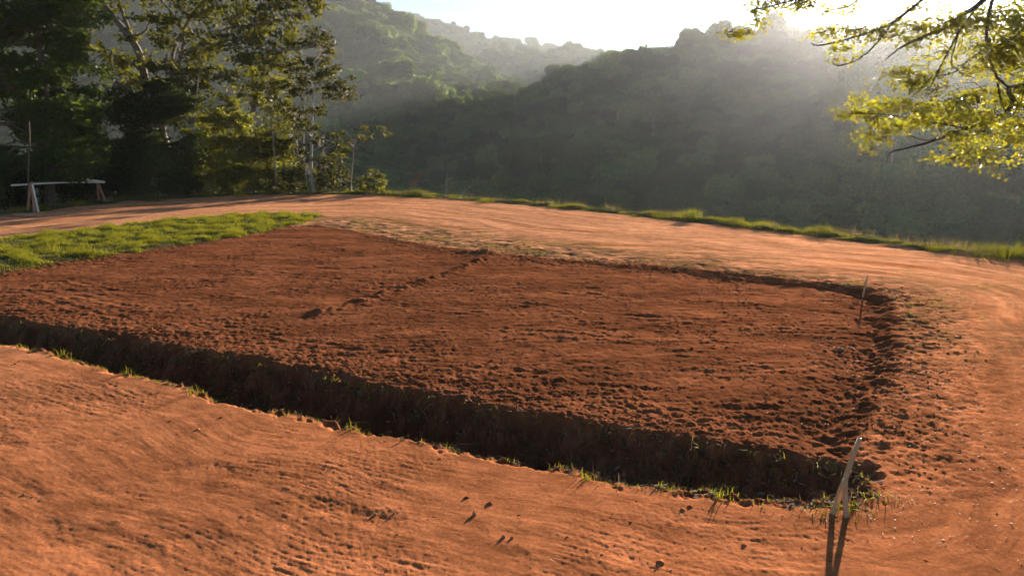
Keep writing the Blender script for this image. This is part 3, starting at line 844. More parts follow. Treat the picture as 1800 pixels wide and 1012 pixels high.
def puffs_px(lst, Y, dz=1.0, jit=0.0):
    """(px, py, rpx, rpy[, dY]) -> world ellipsoids at depth Y"""
    out = []
    for q in lst:
        px, py, rx, ry = q[:4]; dy = q[4] if len(q) > 4 else rng.uniform(-1.2, 1.2)
        p = at(px, py, Y + dy); s = (Y + dy) / F
        out.append((p[0], p[1], p[2], rx * s, max(rx, ry) * s * dz, ry * s))
    return out

def auto_puffs(x0, x1, y0, y1, n, r, Y, mask=None):
    out = []
    tries = 0
    while len(out) < n and tries < 5000:
        tries += 1
        px, py = rng.uniform(x0, x1), rng.uniform(y0, y1)
        if mask and not mask(px, py): continue
        q = rng.uniform(0.7, 1.3) * r
        out.append((px, py, q * 1.2, q * 0.8, rng.uniform(-1.8, 1.8)))
    return puffs_px(out, Y)

def gbase(px, Y, dy=0.0):
    a, f, u = ray(px, HY)
    x = float(a / f * Y)
    return np.array([x, Y, float(gz(x, Y)[0]) - 0.1])

GROUP = 'trees of the grove behind the track'
# T1 dark tree far edge
Y = 31.5; b0 = gbase(70, Y)
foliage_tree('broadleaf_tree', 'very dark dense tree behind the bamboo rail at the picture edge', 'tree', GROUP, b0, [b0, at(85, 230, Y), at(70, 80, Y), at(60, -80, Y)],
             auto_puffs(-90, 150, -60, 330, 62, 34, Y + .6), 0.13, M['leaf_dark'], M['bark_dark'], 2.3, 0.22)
Y = 33.0; b0 = gbase(-160, Y)
foliage_tree('broadleaf_tree', 'dark tree outside the picture edge beside the grove', 'tree', GROUP, b0, [b0, at(-150, 200, Y), at(-160, 60, Y)],
             auto_puffs(-330, -80, -40, 340, 40, 42, Y), 0.17, M['leaf_dark'], M['bark_dark'], 1.7, 0.25)
# T2 the big forked tree
Y = 39.5; b0 = gbase(300, Y)
m2 = lambda px, py: (py < 215 - abs(px - 350) * 0.25) and not (150 < px < 200 and 95 < py < 215) and not (205 < px < 250 and 20 < py < 75) and not (255<px<285 and 40<py<95)
p2 = [(130, 20, 40, 26), (170, 5, 40, 20), (150, 75, 30, 16), (215, 100, 42, 18), (200, 125, 40, 14), (260, 20, 30, 22), (300, 60, 40, 26), (330, 20, 34, 28), (360, 75, 40, 26), (400, 30, 44, 26), (420, 85, 44, 22),
      (455, 20, 40, 18), (450, 60, 40, 20), (490, 40, 40, 16), (480, 70, 36, 18), (520, 75, 34, 16), (540, 20, 24, 12), (556, 12, 18, 12), (500, 0, 50, 16), (560, 72, 26, 13), (575, 85, 16, 12), (460, 100, 44, 16), (500, 105, 34, 14),
      (380, 120, 40, 22), (340, 115, 34, 22), (290, 125, 34, 22), (255, 150, 40, 22), (300, 165, 44, 24), (345, 155, 34, 24), (240, 185, 36, 22), (270, -30, 60, 26), (380, -25, 60, 26), (480, -30, 60, 22), (560, -14, 26, 18), (280, 205, 46, 26), (330, 205, 40, 26), (230, 60, 22, 14)]
foliage_tree('broadleaf_tree', 'tall spreading tree with pale forked limbs, the largest crown of the grove', 'tree', GROUP, b0,
             [b0, at(292, 260, Y), at(262, 175, Y), at(245, 95, Y), at(215, 50, Y), at(185, 10, Y), at(165, -40, Y)],
             puffs_px(p2, Y), 0.145, M['leaf_mid'], M['bark'], 1.55, 0.28,
             extra_branches=[([at(245, 100, Y), at(222, 40, Y), at(205, -10, Y), at(200, -50, Y)], 0.12), ([at(262, 175, Y), at(240, 178, Y), at(215, 150, Y), at(190, 130, Y), at(172, 122, Y)], 0.10),
                             ([at(285, 240, Y + .5), at(300, 150, Y + .5), at(305, 90, Y + .4), at(330, 40, Y), at(365, -10, Y)], 0.13), ([at(302, 130, Y + .5), at(318, 100, Y), at(322, 60, Y), at(300, 20, Y), at(260, -20, Y)], 0.10),
                             ([at(290, 220, Y), at(330, 120, Y), at(350, 80, Y), at(400, 50, Y), at(460, 45, Y - .5), at(520, 25, Y - .5)], 0.10), ([at(330, 110, Y), at(322, 85, Y), at(336, 70, Y), at(350, 62, Y)], 0.07),
                             ([at(400, 60, Y), at(470, 88, Y - .5), at(530, 85, Y - .5), at(570, 78, Y - .5)], 0.07)])
# T3 leaning dark limb tree + rounded crown in front
Y = 37.0; b0 = gbase(240, Y)
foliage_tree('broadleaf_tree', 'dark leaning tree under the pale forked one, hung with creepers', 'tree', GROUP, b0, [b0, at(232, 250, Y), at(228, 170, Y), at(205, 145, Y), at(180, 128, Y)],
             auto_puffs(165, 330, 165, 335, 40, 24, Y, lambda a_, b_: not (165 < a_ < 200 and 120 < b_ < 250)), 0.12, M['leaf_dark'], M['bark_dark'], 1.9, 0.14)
Y = 37.3; b0 = gbase(392, Y)
foliage_tree('bushy_tree', 'rounded bushy tree with drooping olive leaves in the middle of the grove', 'tree', GROUP, b0, [b0, at(396, 290, Y), at(392, 230, Y), at(390, 190, Y)],
             puffs_px([(392, 182, 24, 16), (365, 200, 26, 18), (420, 205, 26, 18), (395, 210, 30, 20), (350, 230, 26, 22), (440, 230, 18, 20), (415, 240, 30, 22), (380, 245, 30, 22), (445, 255, 14, 16), (360, 270, 30, 22), (400, 275, 34, 22), (435, 275, 20, 20), (380, 305, 40, 22), (425, 305, 30, 20), (345, 300, 26, 24)], Y), 0.11, M['leaf_mid'], M['bark_dark'], 2.2, 0.09)
# back tree filling the mid crown
Y = 42.5; b0 = gbase(440, Y)
foliage_tree('broadleaf_tree', 'hazier tree with curving limbs behind the rounded bushy tree', 'tree', GROUP, b0, [b0, at(440, 250, Y), at(445, 190, Y), at(462, 160, Y)],
             puffs_px([(430, 140, 36, 18), (470, 130, 36, 16), (500, 150, 30, 16), (440, 170, 26, 16), (480, 180, 26, 18), (495, 215, 30, 24), (470, 245, 30, 26), (490, 285, 36, 28), (510, 250, 24, 22), (455, 310, 40, 26)], Y), 0.14, M['leaf_mid'], M['bark'], 1.6, 0.14,
             extra_branches=[([at(440, 200, Y), at(452, 175, Y), at(446, 155, Y), at(448, 140, Y), at(462, 132, Y)], 0.07), ([at(438, 215, Y), at(455, 180, Y), at(475, 168, Y), at(490, 160, Y)], 0.06)])
# T4 slim tree with clusters at the right of the grove
Y = 37.6; b0 = gbase(547, Y)
p4 = [(540, 115, 22, 12), (560, 105, 18, 10), (575, 120, 14, 10), (520, 120, 22, 14), (545, 140, 26, 12), (570, 135, 20, 10), (590, 120, 12, 9), (590, 150, 18, 12), (612, 150, 18, 14), (618, 166, 14, 11), (600, 170, 14, 8), (570, 165, 22, 10), (530, 165, 22, 14), (505, 150, 20, 14),
      (560, 60, 22, 12), (572, 75, 14, 10), (555, 195, 16, 11), (520, 200, 26, 16), (500, 190, 18, 14), (540, 225, 22, 14), (510, 235, 22, 18), (500, 265, 26, 20), (525, 270, 18, 16), (520, 300, 24, 18), (490, 310, 24, 20), (570, 290, 22, 16), (590, 265, 20, 14), (600, 300, 22, 18), (575, 318, 26, 14), (605, 325, 18, 10), (585, 240, 12, 9), (562, 250, 14, 10)]
foliage_tree('slender_tree', 'slim pale straight stemmed tree with tufted crown, outermost tall one of the grove', 'tree', GROUP, b0, [b0, at(547, 300, Y), at(548, 240, Y), at(550, 180, Y), at(556, 130, Y), at(552, 108, Y)],
             puffs_px(p4, Y), 0.12, M['leaf_mid'], M['bark_pale'], 1.45, 0.085,
             extra_branches=[([at(546, 318, Y), at(540, 295, Y), at(528, 270, Y), at(522, 262, Y)], 0.04), ([at(549, 205, Y), at(560, 185, Y), at(585, 172, Y), at(605, 165, Y)], 0.035), ([at(540, 330, Y), at(534, 250, Y), at(536, 160, Y), at(530, 120, Y)], 0.03), ([at(552, 150, Y), at(570, 140, Y), at(588, 128, Y)], 0.03)])
# slim stems in the grove
for (px, pts, lab) in [(345, [(342, 335), (340, 240), (345, 170), (352, 105), (350, 80)], 'slim dark stem standing before the large forked tree'),
                       (480, [(484, 335), (480, 240), (472, 190), (470, 140), (466, 120)], 'slim crooked stem beside the slender pale tree')]:
    Y = 36.8; b0 = gbase(px, Y)
    foliage_tree('sapling', lab, 'tree', GROUP, b0, [b0] + [at(a_, b_, Y) for a_, b_ in pts[1:]], puffs_px([(pts[-1][0], pts[-1][1], 16, 10), (pts[-1][0] - 8, pts[-1][1] + 30, 12, 8), (pts[-1][0] + 10, pts[-1][1] + 50, 12, 8)], Y), 0.11, M['leaf_mid'], M['bark'], 1.3, 0.045)
# T5 open sapling
Y = 37.2; b0 = gbase(612, Y)
foliage_tree('sapling', 'open crooked sapling with sparse tufts reaching out over the valley', 'tree', GROUP, b0, [b0, at(616, 320, Y), at(620, 285, Y), at(622, 255, Y), at(630, 235, Y)],
             puffs_px([(642, 226, 9, 7), (636, 240, 9, 6), (648, 236, 5, 6), (675, 226, 9, 4), (683, 233, 7, 4), (672, 238, 6, 4), (604, 262, 14, 8), (612, 250, 10, 6), (590, 275, 14, 9), (604, 232, 8, 4)], Y, 0.8), 0.10, M['leaf_mid'], M['bark'], 1.5, 0.05,
             extra_branches=[([at(621, 262, Y), at(640, 252, Y), at(655, 246, Y), at(670, 236, Y), at(684, 228, Y)], 0.03), ([at(622, 256, Y), at(628, 240, Y), at(638, 228, Y)], 0.025), ([at(621, 266, Y), at(608, 258, Y), at(598, 250, Y)], 0.02), ([at(622, 250, Y), at(610, 232, Y), at(596, 226, Y), at(585, 230, Y)], 0.012), ([at(655, 247, Y), at(668, 260, Y), at(678, 270, Y)], 0.01)], ragged=0.4)
# T6 small round shrub
Y = 37.0; b0 = gbase(655, Y)
foliage_tree('shrub', 'small round leafy shrub at the open end of the grove', 'shrub', None, b0, [b0, at(655, 335, Y), at(655, 315, Y)],
             puffs_px([(652, 305, 12, 8), (664, 310, 10, 8), (642, 318, 13, 10), (660, 322, 14, 10), (672, 322, 8, 9), (648, 334, 18, 8), (667, 336, 12, 8)], Y, 1.0), 0.12, M['leaf_mid'], M['bark'], 1.9, 0.03)
# undergrowth shrubs along the foot of the grove
SH = [(-40, 28.2, 320, 52), (20, 27.6, 330, 44), (95, 28.6, 315, 50), (150, 30.0, 305, 48), (205, 31.0, 300, 46), (262, 32.5, 300, 44), (320, 33.2, 302, 42), (375, 33.6, 312, 36), (430, 33.8, 312, 36), (478, 33.9, 312, 34), (520, 34, 318, 26), (570, 34, 316, 24), (240, 36, 255, 44), (320, 37, 262, 44), (130, 33, 240, 50), (60, 32, 230, 50), (470, 37.5, 262, 40)]
words = ['beside the far post of the bamboo rail', 'behind the near foot of the bamboo rail', 'between the two feet of the bamboo rail', 'just past the bamboo rail', 'below the leaning dark tree', 'below the large forked tree',
         'at the foot of the slim dark stem', 'at the foot of the rounded bushy tree', 'next to the rounded bushy tree', 'at the foot of the slim crooked stem', 'to the near side of the slender pale tree', 'between the slender pale tree and the crooked sapling',
         'taller, filling in under the leaning tree', 'taller, under the large crown', 'taller, filling the dark gap above the rail', 'tallest, under the very dark tree', 'taller, behind the slim crooked stem']
def rim_Y(px):
    a, f, u = ray(px, HY); az = np.arctan2(a, f); ra = np.arctan2(RIM[:, 0], RIM[:, 1])
    return float(np.interp(az, ra, np.hypot(RIM[:, 0], RIM[:, 1])) * np.cos(az))
for (px, Y, py, r), w in zip(SH, words):
    Y = max(Y, rim_Y(px) + 1.6) + (1.8 if px < 240 else 0)
    b0 = gbase(px, Y)
    foliage_tree('undergrowth_shrub', 'dark leafy shrub ' + w, 'shrub', 'shrubs along the foot of the grove', b0, [b0, at(px, py + r * .7, Y), at(px + rng.uniform(-6, 6), py, Y)],
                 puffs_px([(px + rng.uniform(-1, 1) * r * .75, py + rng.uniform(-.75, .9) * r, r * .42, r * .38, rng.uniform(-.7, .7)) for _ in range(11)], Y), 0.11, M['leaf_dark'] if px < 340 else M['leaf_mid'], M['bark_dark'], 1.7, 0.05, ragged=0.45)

# ------------------------------------------------------------------ overhanging tree, close, at the right
def overhang():
    base = np.array([13.2, 11.5, 0.0]); base[2] = float(gz(base[0], base[1])[0]) - 0.1
    e = empty('overhanging_tree', base, 'tree beside the clearing whose backlit golden green boughs hang into view', 'tree')
    Tk = curve([base, base + [0.1, -.1, 2.0], base + [-.3, -.2, 4.0], base + [-.2, -.4, 6.0], base + [.3, -.3, 8.5]], 5)
    b = MB(); b.tube(Tk, np.linspace(.24, .09, len(Tk)), 10, rough=.04); b.build('trunk', M['bark_dark'], e, True, base)
    Yb = 10.0
    hub = base + [-.3, -.2, 4.0]; hub2 = base + [-.2, -.4, 5.5]; hub0 = base + [-.1, -.1, 2.9]
    def L(pts, Y0=Yb, dY=0): return [at(px, py, Y0 + (q[0] if q else 0)) for (px, py, *q) in pts]
    boughs = [
        (L([(1960, 60), (1860, 115), (1800, 150), (1771, 158), (1781, 178), (1764, 201), (1737, 216), (1697, 226), (1645, 246), (1600, 259), (1566, 268), (1558, 287)]), .035, hub0),
        (L([(1830, -120), (1770, -45), (1724, 5), (1687, 30), (1670, 44), (1630, 62), (1590, 80), (1560, 102)]), .035, hub),
        (L([(1740, -90), (1670, -40), (1606, 12), (1570, 40), (1536, 55), (1485, 70), (1442, 80), (1425, 76)]), .02, hub2),
        (L([(1606, 12), (1573, 37), (1543, 74), (1519, 97), (1492, 112), (1469, 115), (1463, 106)]), .010, None),
        (L([(1790, -70), (1745, 0), (1734, 84), (1751, 134), (1757, 168), (1768, 200)]), .022, hub),
        (L([(1724, 5), (1690, 50), (1662, 100), (1650, 124), (1626, 171)]), .012, None),
        (L([(1734, 84), (1700, 108), (1675, 128), (1640, 135)]), .010, None),
        (L([(1687, 30), (1680, 75), (1672, 110), (1690, 128), (1715, 138)]), .010, None),
        (L([(1697, 226), (1660, 240), (1630, 247), (1604, 240), (1580, 222)]), .008, None),
        (L([(1751, 134), (1780, 158), (1820, 160)]), .012, None),
        (L([(1670, -70), (1600, -40), (1520, -6), (1490, 12), (1462, 18)]), .012, hub2),
        (L([(1520, -20), (1440, -12), (1390, 2), (1345, 14), (1325, 18), (1330, 38), (1322, 58), (1296, 62), (1276, 60)]), .009, hub2),
        (L([(1890, -60), (1840, 10), (1790, 60), (1740, 100), (1710, 130)]), .02, hub),
        (L([(1900, 160), (1850, 205), (1800, 235), (1765, 262), (1745, 285)]), .014, hub0),
        (L([(1737, 216), (1720, 246), (1700, 268), (1665, 278)]), .008, None),
        (L([(1697, 226), (1640, 215), (1580, 205), (1530, 200), (1490, 200)]), .009, None)]
    for pts, r, h in boughs:
        pts = [p + rng.normal(0, .0, 3) for p in pts]
        if h is not None: pts = [h] + [0.5 * (h + pts[0]) + [0, 0, .15]] + pts
        Pp = curve(pts, 5)
        r = r * 1.25
        rr = np.linspace(r * (2.6 if h is not None else 1.0), .006, len(Pp))
        if h is not None:
            k = 10; rr = np.concatenate([np.linspace(.09, r, k), np.linspace(r, .006, len(Pp) - k)])
        b = MB(); b.tube(Pp, rr, 7, rough=.04); b.build('branch', M['bark_dark'], e, True, base)
    sprays = [(1310, 60, 34, 7, 1.0), (1284, 57, 10, 9, 1.1), (1332, 40, 9, 14, 1.2), (1327, 18, 12, 10, 1.2), (1360, 8, 40, 8, 1.1), (1420, 14, 32, 8, 1.0), (1478, 16, 26, 8, 1.0), (1395, 3, 34, 7, 1.0), (1440, 60, 10, 8, .8), (1500, 55, 38, 12, .6), (1462, 56, 16, 12, .6),
              (1485, 90, 26, 12, .7), (1468, 108, 9, 9, .6), (1500, 105, 14, 6, .5), (1545, 62, 34, 14, .7), (1600, 55, 40, 18, .9), (1610, 15, 40, 8, .5), (1570, 40, 20, 10, .3), (1650, 45, 40, 22, .9), (1700, 45, 45, 26, 1.0), (1745, 30, 40, 30, 1.1), (1785, 40, 30, 44, 1.5), (1760, 90, 44, 34, 1.3), (1795, 110, 26, 40, 1.2),
              (1700, 90, 40, 22, .6), (1650, 95, 40, 18, .55), (1610, 75, 34, 10, .5), (1590, 125, 30, 12, .9), (1565, 130, 16, 14, .7), (1615, 140, 36, 16, .9), (1640, 128, 22, 10, .6), (1690, 125, 30, 14, .4), (1730, 125, 30, 18, .6), (1598, 150, 28, 12, .9),
              (1512, 178, 18, 12, 1.), (1545, 188, 32, 16, 1.2), (1500, 197, 24, 9, 1.1), (1482, 203, 10, 6, .9), (1590, 185, 36, 16, 1.1), (1630, 190, 34, 18, 1.1), (1675, 178, 34, 18, 1.2), (1720, 165, 36, 16, 1.1), (1770, 180, 34, 20, 1.2), (1795, 170, 20, 20, 1.), (1640, 160, 24, 10, .7),
              (1530, 212, 22, 14, 1.), (1525, 238, 18, 12, 1.), (1532, 262, 13, 7, .9), (1550, 245, 16, 8, .9), (1570, 225, 28, 14, 1.1), (1610, 215, 36, 14, 1.2), (1655, 212, 36, 16, 1.2), (1700, 205, 40, 18, 1.3), (1750, 210, 40, 20, 1.2), (1790, 225, 24, 24, 1.1),
              (1675, 240, 28, 12, .9), (1715, 235, 32, 14, 1.1), (1765, 245, 32, 16, 1.1), (1795, 265, 16, 16, .9), (1650, 278, 20, 7, .9), (1675, 280, 22, 8, .9), (1710, 272, 24, 13, 1.), (1740, 268, 24, 12, 1.), (1690, 258, 24, 8, .9), (1742, 296, 9, 9, .9), (1720, 285, 14, 9, .8), (1770, 282, 16, 10, .7),
              (1830, 60, 40, 50, 1.), (1840, 170, 40, 50, 1.), (1860, -40, 60, 40, 1.), (1760, -40, 60, 30, 1.), (1640, -30, 50, 14, .6), (1900, 100, 60, 60, .8), (1960, 0, 80, 70, .7), (2080, 60, 90, 80, .6), (2050, -120, 110, 80, .6), (2200, -60, 110, 110, .6)]
    for (px, py, rx, ry, dn) in sprays:
        Yc = Yb + rng.uniform(-.35, .35)
        c = at(px, py, Yc); s = Yc / F
        r3 = np.array([rx * s, .30 + rx * s * .35, ry * s])
        nt_ = max(4, int(rx * ry / 38)) + 2
        fo = MB()
        n_l = int(rx * ry * dn * 0.36) + 8
        u = rng.standard_normal((nt_, 3)); u /= np.linalg.norm(u, axis=1)[:, None]
        tips = c + u * rng.uniform(.3, 1., nt_)[:, None] * r3
        k = rng.integers(0, nt_, n_l)
        P = tips[k] + np.clip(rng.standard_normal((n_l, 3)), -1.8, 1.8) * np.array([.075, .09, .038])
        fo.leaves(P, .064, .033, up=.4, droop=.35)
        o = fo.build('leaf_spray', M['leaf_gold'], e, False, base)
        o['kind'] = 'stuff'
        st = MB()
        for q in range(min(nt_, 8)):
            st.tube(lerp_path(c + [r3[0] * .3, 0, r3[2] * .3], tips[q], .12, 4, .08), np.linspace(.006, .003, 4), 3, cap=False)
        st.build('twig', M['bark_dark'], e, False, base)['kind'] = 'stuff'
overhang()

# ------------------------------------------------------------------ grass
def scatter_in(poly_test, x0, x1, y0, y1, n):
    x = rng.uniform(x0, x1, n); y = rng.uniform(y0, y1, n)
    k = poly_test(x, y)
    return x[k], y[k]

# lawn
x0, y0 = LAWN.min(0); x1, y1 = LAWN.max(0)
x, y = scatter_in(lambda x, y: (sdist(x, y, LAWN) + 0.35 * fbm(x * 1.3, y * 1.3, 3, 70)) < -0.02, x0 - .3, x1 + .3, y0 - .3, y1 + .3, 170000)
tuft = smooth(-0.35, 0.45, fbm(x * 1.7, y * 1.7, 3, 71))
k = rng.uniform(0, 1, len(x)) < 0.25 + 0.75 * tuft
x, y, tuft = x[k][:75000], y[k][:75000], tuft[k][:75000]
H = (0.03 + 0.12 * tuft ** 1.5) * rng.uniform(.6, 1.3, len(x))
b = MB(); b.blades(x, y, gz(x, y) - .01, H, np.full(len(x), .014), .45, 1)
tag(b.build('grass', M['grass']), 'patch of bright green grass between the track and the dug plot', 'grass', kind='stuff')
# verge
d_along = np.cumsum(np.r_[0, np.linalg.norm(np.diff(RIM, axis=0), axis=1)])
def rim_point(n, lo, hi):
    s = rng.uniform(0, d_along[-1], n); off = rng.uniform(lo, hi, n)
    i = np.clip(np.searchsorted(d_along, s) - 1, 0, len(RIM) - 2)
    t = (s - d_along[i]) / (d_along[i + 1] - d_along[i])
    P = RIM[i] + (RIM[i + 1] - RIM[i]) * t[:, None]
    D = RIM[i + 1] - RIM[i]; D /= np.linalg.norm(D, axis=1)[:, None]
    Nn = np.stack([-D[:, 1], D[:, 0]], -1)
    return P[:, 0] + Nn[:, 0] * off, P[:, 1] + Nn[:, 1] * off, off, s
x, y, off, s = rim_point(150000, -0.2, 2.2)
vis = (np.abs(np.degrees(np.arctan2(x, y))) < 42)
tuft = np.clip(0.5 + 1.1 * fbm(x * 0.9, y * 0.9, 3, 73), 0, 1.3)
edge = off + 0.45 * fbm(x * 1.5, y * 1.5, 3, 74)
k = vis & (edge > -0.02) & (rng.uniform(0, 1, len(x)) < 0.08 + 0.92 * np.clip(tuft, 0, 1) ** 1.4) & (off < 0.9 + 1.2 * (x < 0))
x, y, tuft = x[k], y[k], tuft[k]
H = (0.025 + 0.11 * tuft ** 2.6) * rng.uniform(.5, 1.35, len(x)) * (1 + .35 * smooth(0, -8, x))
b = MB(); b.blades(x, y, gz(x, y) - .02, H, np.full(len(x), .016), .4, 1)
tag(b.build('grass', M['grass']), 'uneven strip of sunlit grass along the outer edge of the track', 'grass', kind='stuff')
x, y, off, s = rim_point(5000, 0.1, 1.2)
k = (np.abs(np.degrees(np.arctan2(x, y))) < 42) & (fbm(x * .8, y * .8, 2, 75) > 0.05)
x, y = x[k], y[k]
b = MB(); b.blades(x, y, gz(x, y), rng.uniform(.12, .32, len(x)), np.full(len(x), .010), .35, 1)
tag(b.build('dry_grass', M['grass_dry']), 'thin dry seed stalks standing among the verge grass', 'grass', kind='stuff')
# sparse regrowth beyond the plot
x = rng.uniform(-9, 10, 60000); y = rng.uniform(11, 27, 60000)
dpl = sdist(x, y, PLOT)
k = (dpl > .1) & (dpl < 2.6) & (fbm(x * .9, y * .9, 3, 76) > 0.08 + .15 * smooth(0, 6, x)) & (sdist(x, y, LAWN) > 0)
x, y = x[k][:14000], y[k][:14000]
b = MB(); b.blades(x, y, gz(x, y) - .005, rng.uniform(.015, .035, len(x)), np.full(len(x), .014), 1.3, 1)
tag(b.build('regrowth_grass', M['grass']), 'thin trampled regrowth on the earth beyond the dug plot', 'grass', kind='stuff')
# ditch edge
NE = curve(Gz(ditch_near[::-1]), 4)
dn = np.cumsum(np.r_[0, np.linalg.norm(np.diff(NE, axis=0), axis=1)])
def along(path, cum, n, lo, hi):
    s = rng.uniform(0, cum[-1], n); i = np.clip(np.searchsorted(cum, s) - 1, 0, len(path) - 2)
    t = (s - cum[i]) / (cum[i + 1] - cum[i]); P = path[i] + (path[i + 1] - path[i]) * t[:, None]
    D = path[i + 1] - path[i]; D /= np.linalg.norm(D, axis=1)[:, None] + 1e-9
    o_ = rng.uniform(lo, hi, n)
    return P[:, 0] - D[:, 1] * o_, P[:, 1] + D[:, 0] * o_, o_
x, y, o_ = along(NE, dn, 26000, -0.03, 0.40)
k = rng.uniform(0, 1, len(x)) < smooth(-0.35, 0.4, fbm(x * 1.5, y * 1.5, 3, 77)) * (0.25 + 0.75 * smooth(3, -4, x))
x, y = x[k], y[k]
b = MB(); b.blades(x, y, gz(x, y) - .01, rng.uniform(.02, .055, len(x)), np.full(len(x), .006), 1.3, 2)
tag(b.build('ditch_grass', M['grass']), 'short grass growing on the near lip of the ditch', 'grass', kind='stuff')
x = rng.uniform(-10, 5, 60000); y = rng.uniform(4, 13, 60000)
dd_ = sdist(x, y, DITCH); k = (dd_ < -.12)
x, y = x[k], y[k]
k = fbm(x * 1.5, y * 1.5, 2, 78) > -.2
x, y = x[k][:8000], y[k][:8000]
b = MB(); b.blades(x, y, gz(x, y) - .01, rng.uniform(.03, .14, len(x)), np.full(len(x), .006), 1.1, 2)
tag(b.build('ditch_straw', M['dead_matter']), 'matted dead stalks lying in the shaded ditch', 'grass', kind='stuff')

x = rng.uniform(-11, 4.5, 90000); y = rng.uniform(4, 14, 90000)
dd_ = sdist(x, y, DITCH); k = (dd_ < -.08) & (fbm(x * 2.0, y * 2.0, 3, 79) > .0)
x, y = x[k][:9000], y[k][:9000]
b = MB(); b.blades(x, y, gz(x, y) - .01, rng.uniform(.03, .10, len(x)), np.full(len(x), .007), .9, 2)
tag(b.build('ditch_weeds', M['grass']), 'low green weeds in patches on the shaded ditch floor', 'grass', kind='stuff')

def tuft(px, py, h, n, label, name='grass_tuft', mat='grass', spread=.05, z=0, w=.008, lean=.6, cat='grass tuft'):
    p = G(px, py, z); g = float(gz(p[0], p[1])[0]); org = (p[0], p[1], g)
    e = empty(name, org, label, cat)
    xx = p[0] + rng.normal(0, spread, n); yy = p[1] + rng.normal(0, spread, n); zz = gz(xx, yy) - .01
    hh = h * rng.uniform(.5, 1.1, n)
    if n <= 34:
        for i in range(n):
            b = MB(); b.blades(xx[i:i + 1], yy[i:i + 1], zz[i:i + 1], hh[i:i + 1], np.full(1, w), lean, 2)
            b.build('blade', M[mat], e, False, org)
    else:
        b = MB(); b.blades(xx, yy, zz, hh, np.full(n, w), lean, 2)
        b.build('blades', M[mat], e, False, org)['kind'] = 'stuff'
    return e
def put(o, px, py, z=0):
    p = G(px, py, z); o.location = (p[0], p[1], float(gz(p[0], p[1])[0])); return o
for args in [(112, 612, .22, 26, 'spiky grass tuft rising from the dark ditch at its far end'), (55, 610, .12, 30, 'low leafy weed in the ditch at the very picture edge'), (342, 690, .15, 22, 'grass tuft with one arching blade on the ditch lip, farther along from the stake'),
             (222, 655, .12, 20, 'small yellowish tuft on the ditch lip between the spiky tuft and the arching one'), (618, 752, .12, 20, 'upright green tuft alone on the middle of the ditch lip'), (1030, 838, .09, 24, 'small flat tuft on the ditch lip nearer the leaning stake'),
             (1260, 872, .12, 18, 'thin weed clump in the ditch close to its closed end')]:
    put(tuft(*args), *args[:2])
for (px, py, h, n, sp, lab) in [(1455, 893, .06, 90, .13, 'bright green tuft at the foot of the leaning stake'), (1490, 893, .075, 60, .06, 'bright tuft between the two crossed stakes'), (1405, 886, .045, 70, .10, 'low spreading tuft beside the leaning stake on the ditch lip'), (1535, 872, .10, 20, .06, 'long arching blades just beyond the crossed stakes'), (1575, 878, .06, 10, .04, 'last sparse blades past the crossed stakes')]:
    put(tuft(px, py, h, n, lab, spread=sp, lean=1.2), px, py)
for (px, py, h, n, sp, lab) in [(1212, 388, .55, 120, .16, 'tallest ragged grass clump on the far verge'), (1440, 413, .42, 110, .25, 'broad grass clump on the verge near the bend'), (1335, 401, .28, 120, .22, 'rounded low clump between the two tall verge clumps'), (700, 344, .40, 160, .5, 'thick green clump by the reddish dead frond'), (735, 345, .5, 160, .3, 'dark rounded clump just past the reddish dead frond'),
                                (852, 356, .35, 90, .2, 'small lone clump on the verge past the dead frond'), (1770, 452, .45, 300, .5, 'big grass clump where the verge leaves the picture'), (1180, 384, .3, 90, .3, 'low fringe next to the tallest ragged clump'), (425, 346, .5, 60, .2, 'pale dry clump in front of the rounded bushy tree'), (270, 354, .55, 70, .25, 'reddish seedy clump before the large forked tree')]:
    o = tuft(px, py, h * .75, int(n * 1.8), lab, mat='grass', spread=sp, w=.012, lean=.42); put(o, px, py)

# ------------------------------------------------------------------ loose clods, chips and litter
def clods(name, X, Y, S, mat, label, flat=.7, up=.3):
    n = len(X)
    base = np.array([[1, 0, 0], [-.5, .87, 0], [-.5, -.87, 0], [0.1, 0.1, .9], [.45, .7, .45], [-.9, .05, .5], [.4, -.75, .4]])
    T = np.array([[0, 4, 3], [4, 1, 3], [1, 5, 3], [5, 2, 3], [2, 6, 3], [6, 0, 3], [0, 1, 4], [1, 2, 5], [2, 0, 6]])
    a = rng.uniform(0, 6.28, n); ca, sa = np.cos(a), np.sin(a)
    V = base[None] * (1 + rng.normal(0, .18, (n, 7, 3)))
    V = V * S[:, None, None]; V[:, :, 2] *= flat
    x = V[:, :, 0] * ca[:, None] - V[:, :, 1] * sa[:, None] + X[:, None]
    y = V[:, :, 0] * sa[:, None] + V[:, :, 1] * ca[:, None] + Y[:, None]
    z = V[:, :, 2] + (gz(X, Y) - S * .15)[:, None]
    o = mesh_np(name, np.stack([x, y, z], -1).reshape(-1, 3), None, (T[None] + np.arange(n)[:, None, None] * 7).reshape(-1, 3), mat)
    return tag(o, label, kind='stuff')
mcl, nt, out = new_mat('loose soil clods')
_g = N(nt, 'ShaderNodeNewGeometry'); _r = ramp(nt, [(0, (0.10, 0.035, 0.015)), (.6, (0.22, 0.070, 0.026)), (1, (0.34, 0.13, 0.055))])
nt.links.new(_g.outputs['Random Per Island'], _r.inputs[0]); _p = N(nt, 'ShaderNodeBsdfDiffuse')
nt.links.new(_r.outputs[0], _p.inputs['Color']); nt.links.new(_p.outputs[0], out.inputs[0])
x = rng.uniform(-11, 9, 120000); y = rng.uniform(4, 21, 120000)
dpl = sdist(x, y, PLOT); dd_ = sdist(x, y, DITCH)
w = smooth(.9, 0, np.abs(dpl)) * .8 + (dpl < 0) * .22 + (np.abs(dpl) < 2.5) * .012
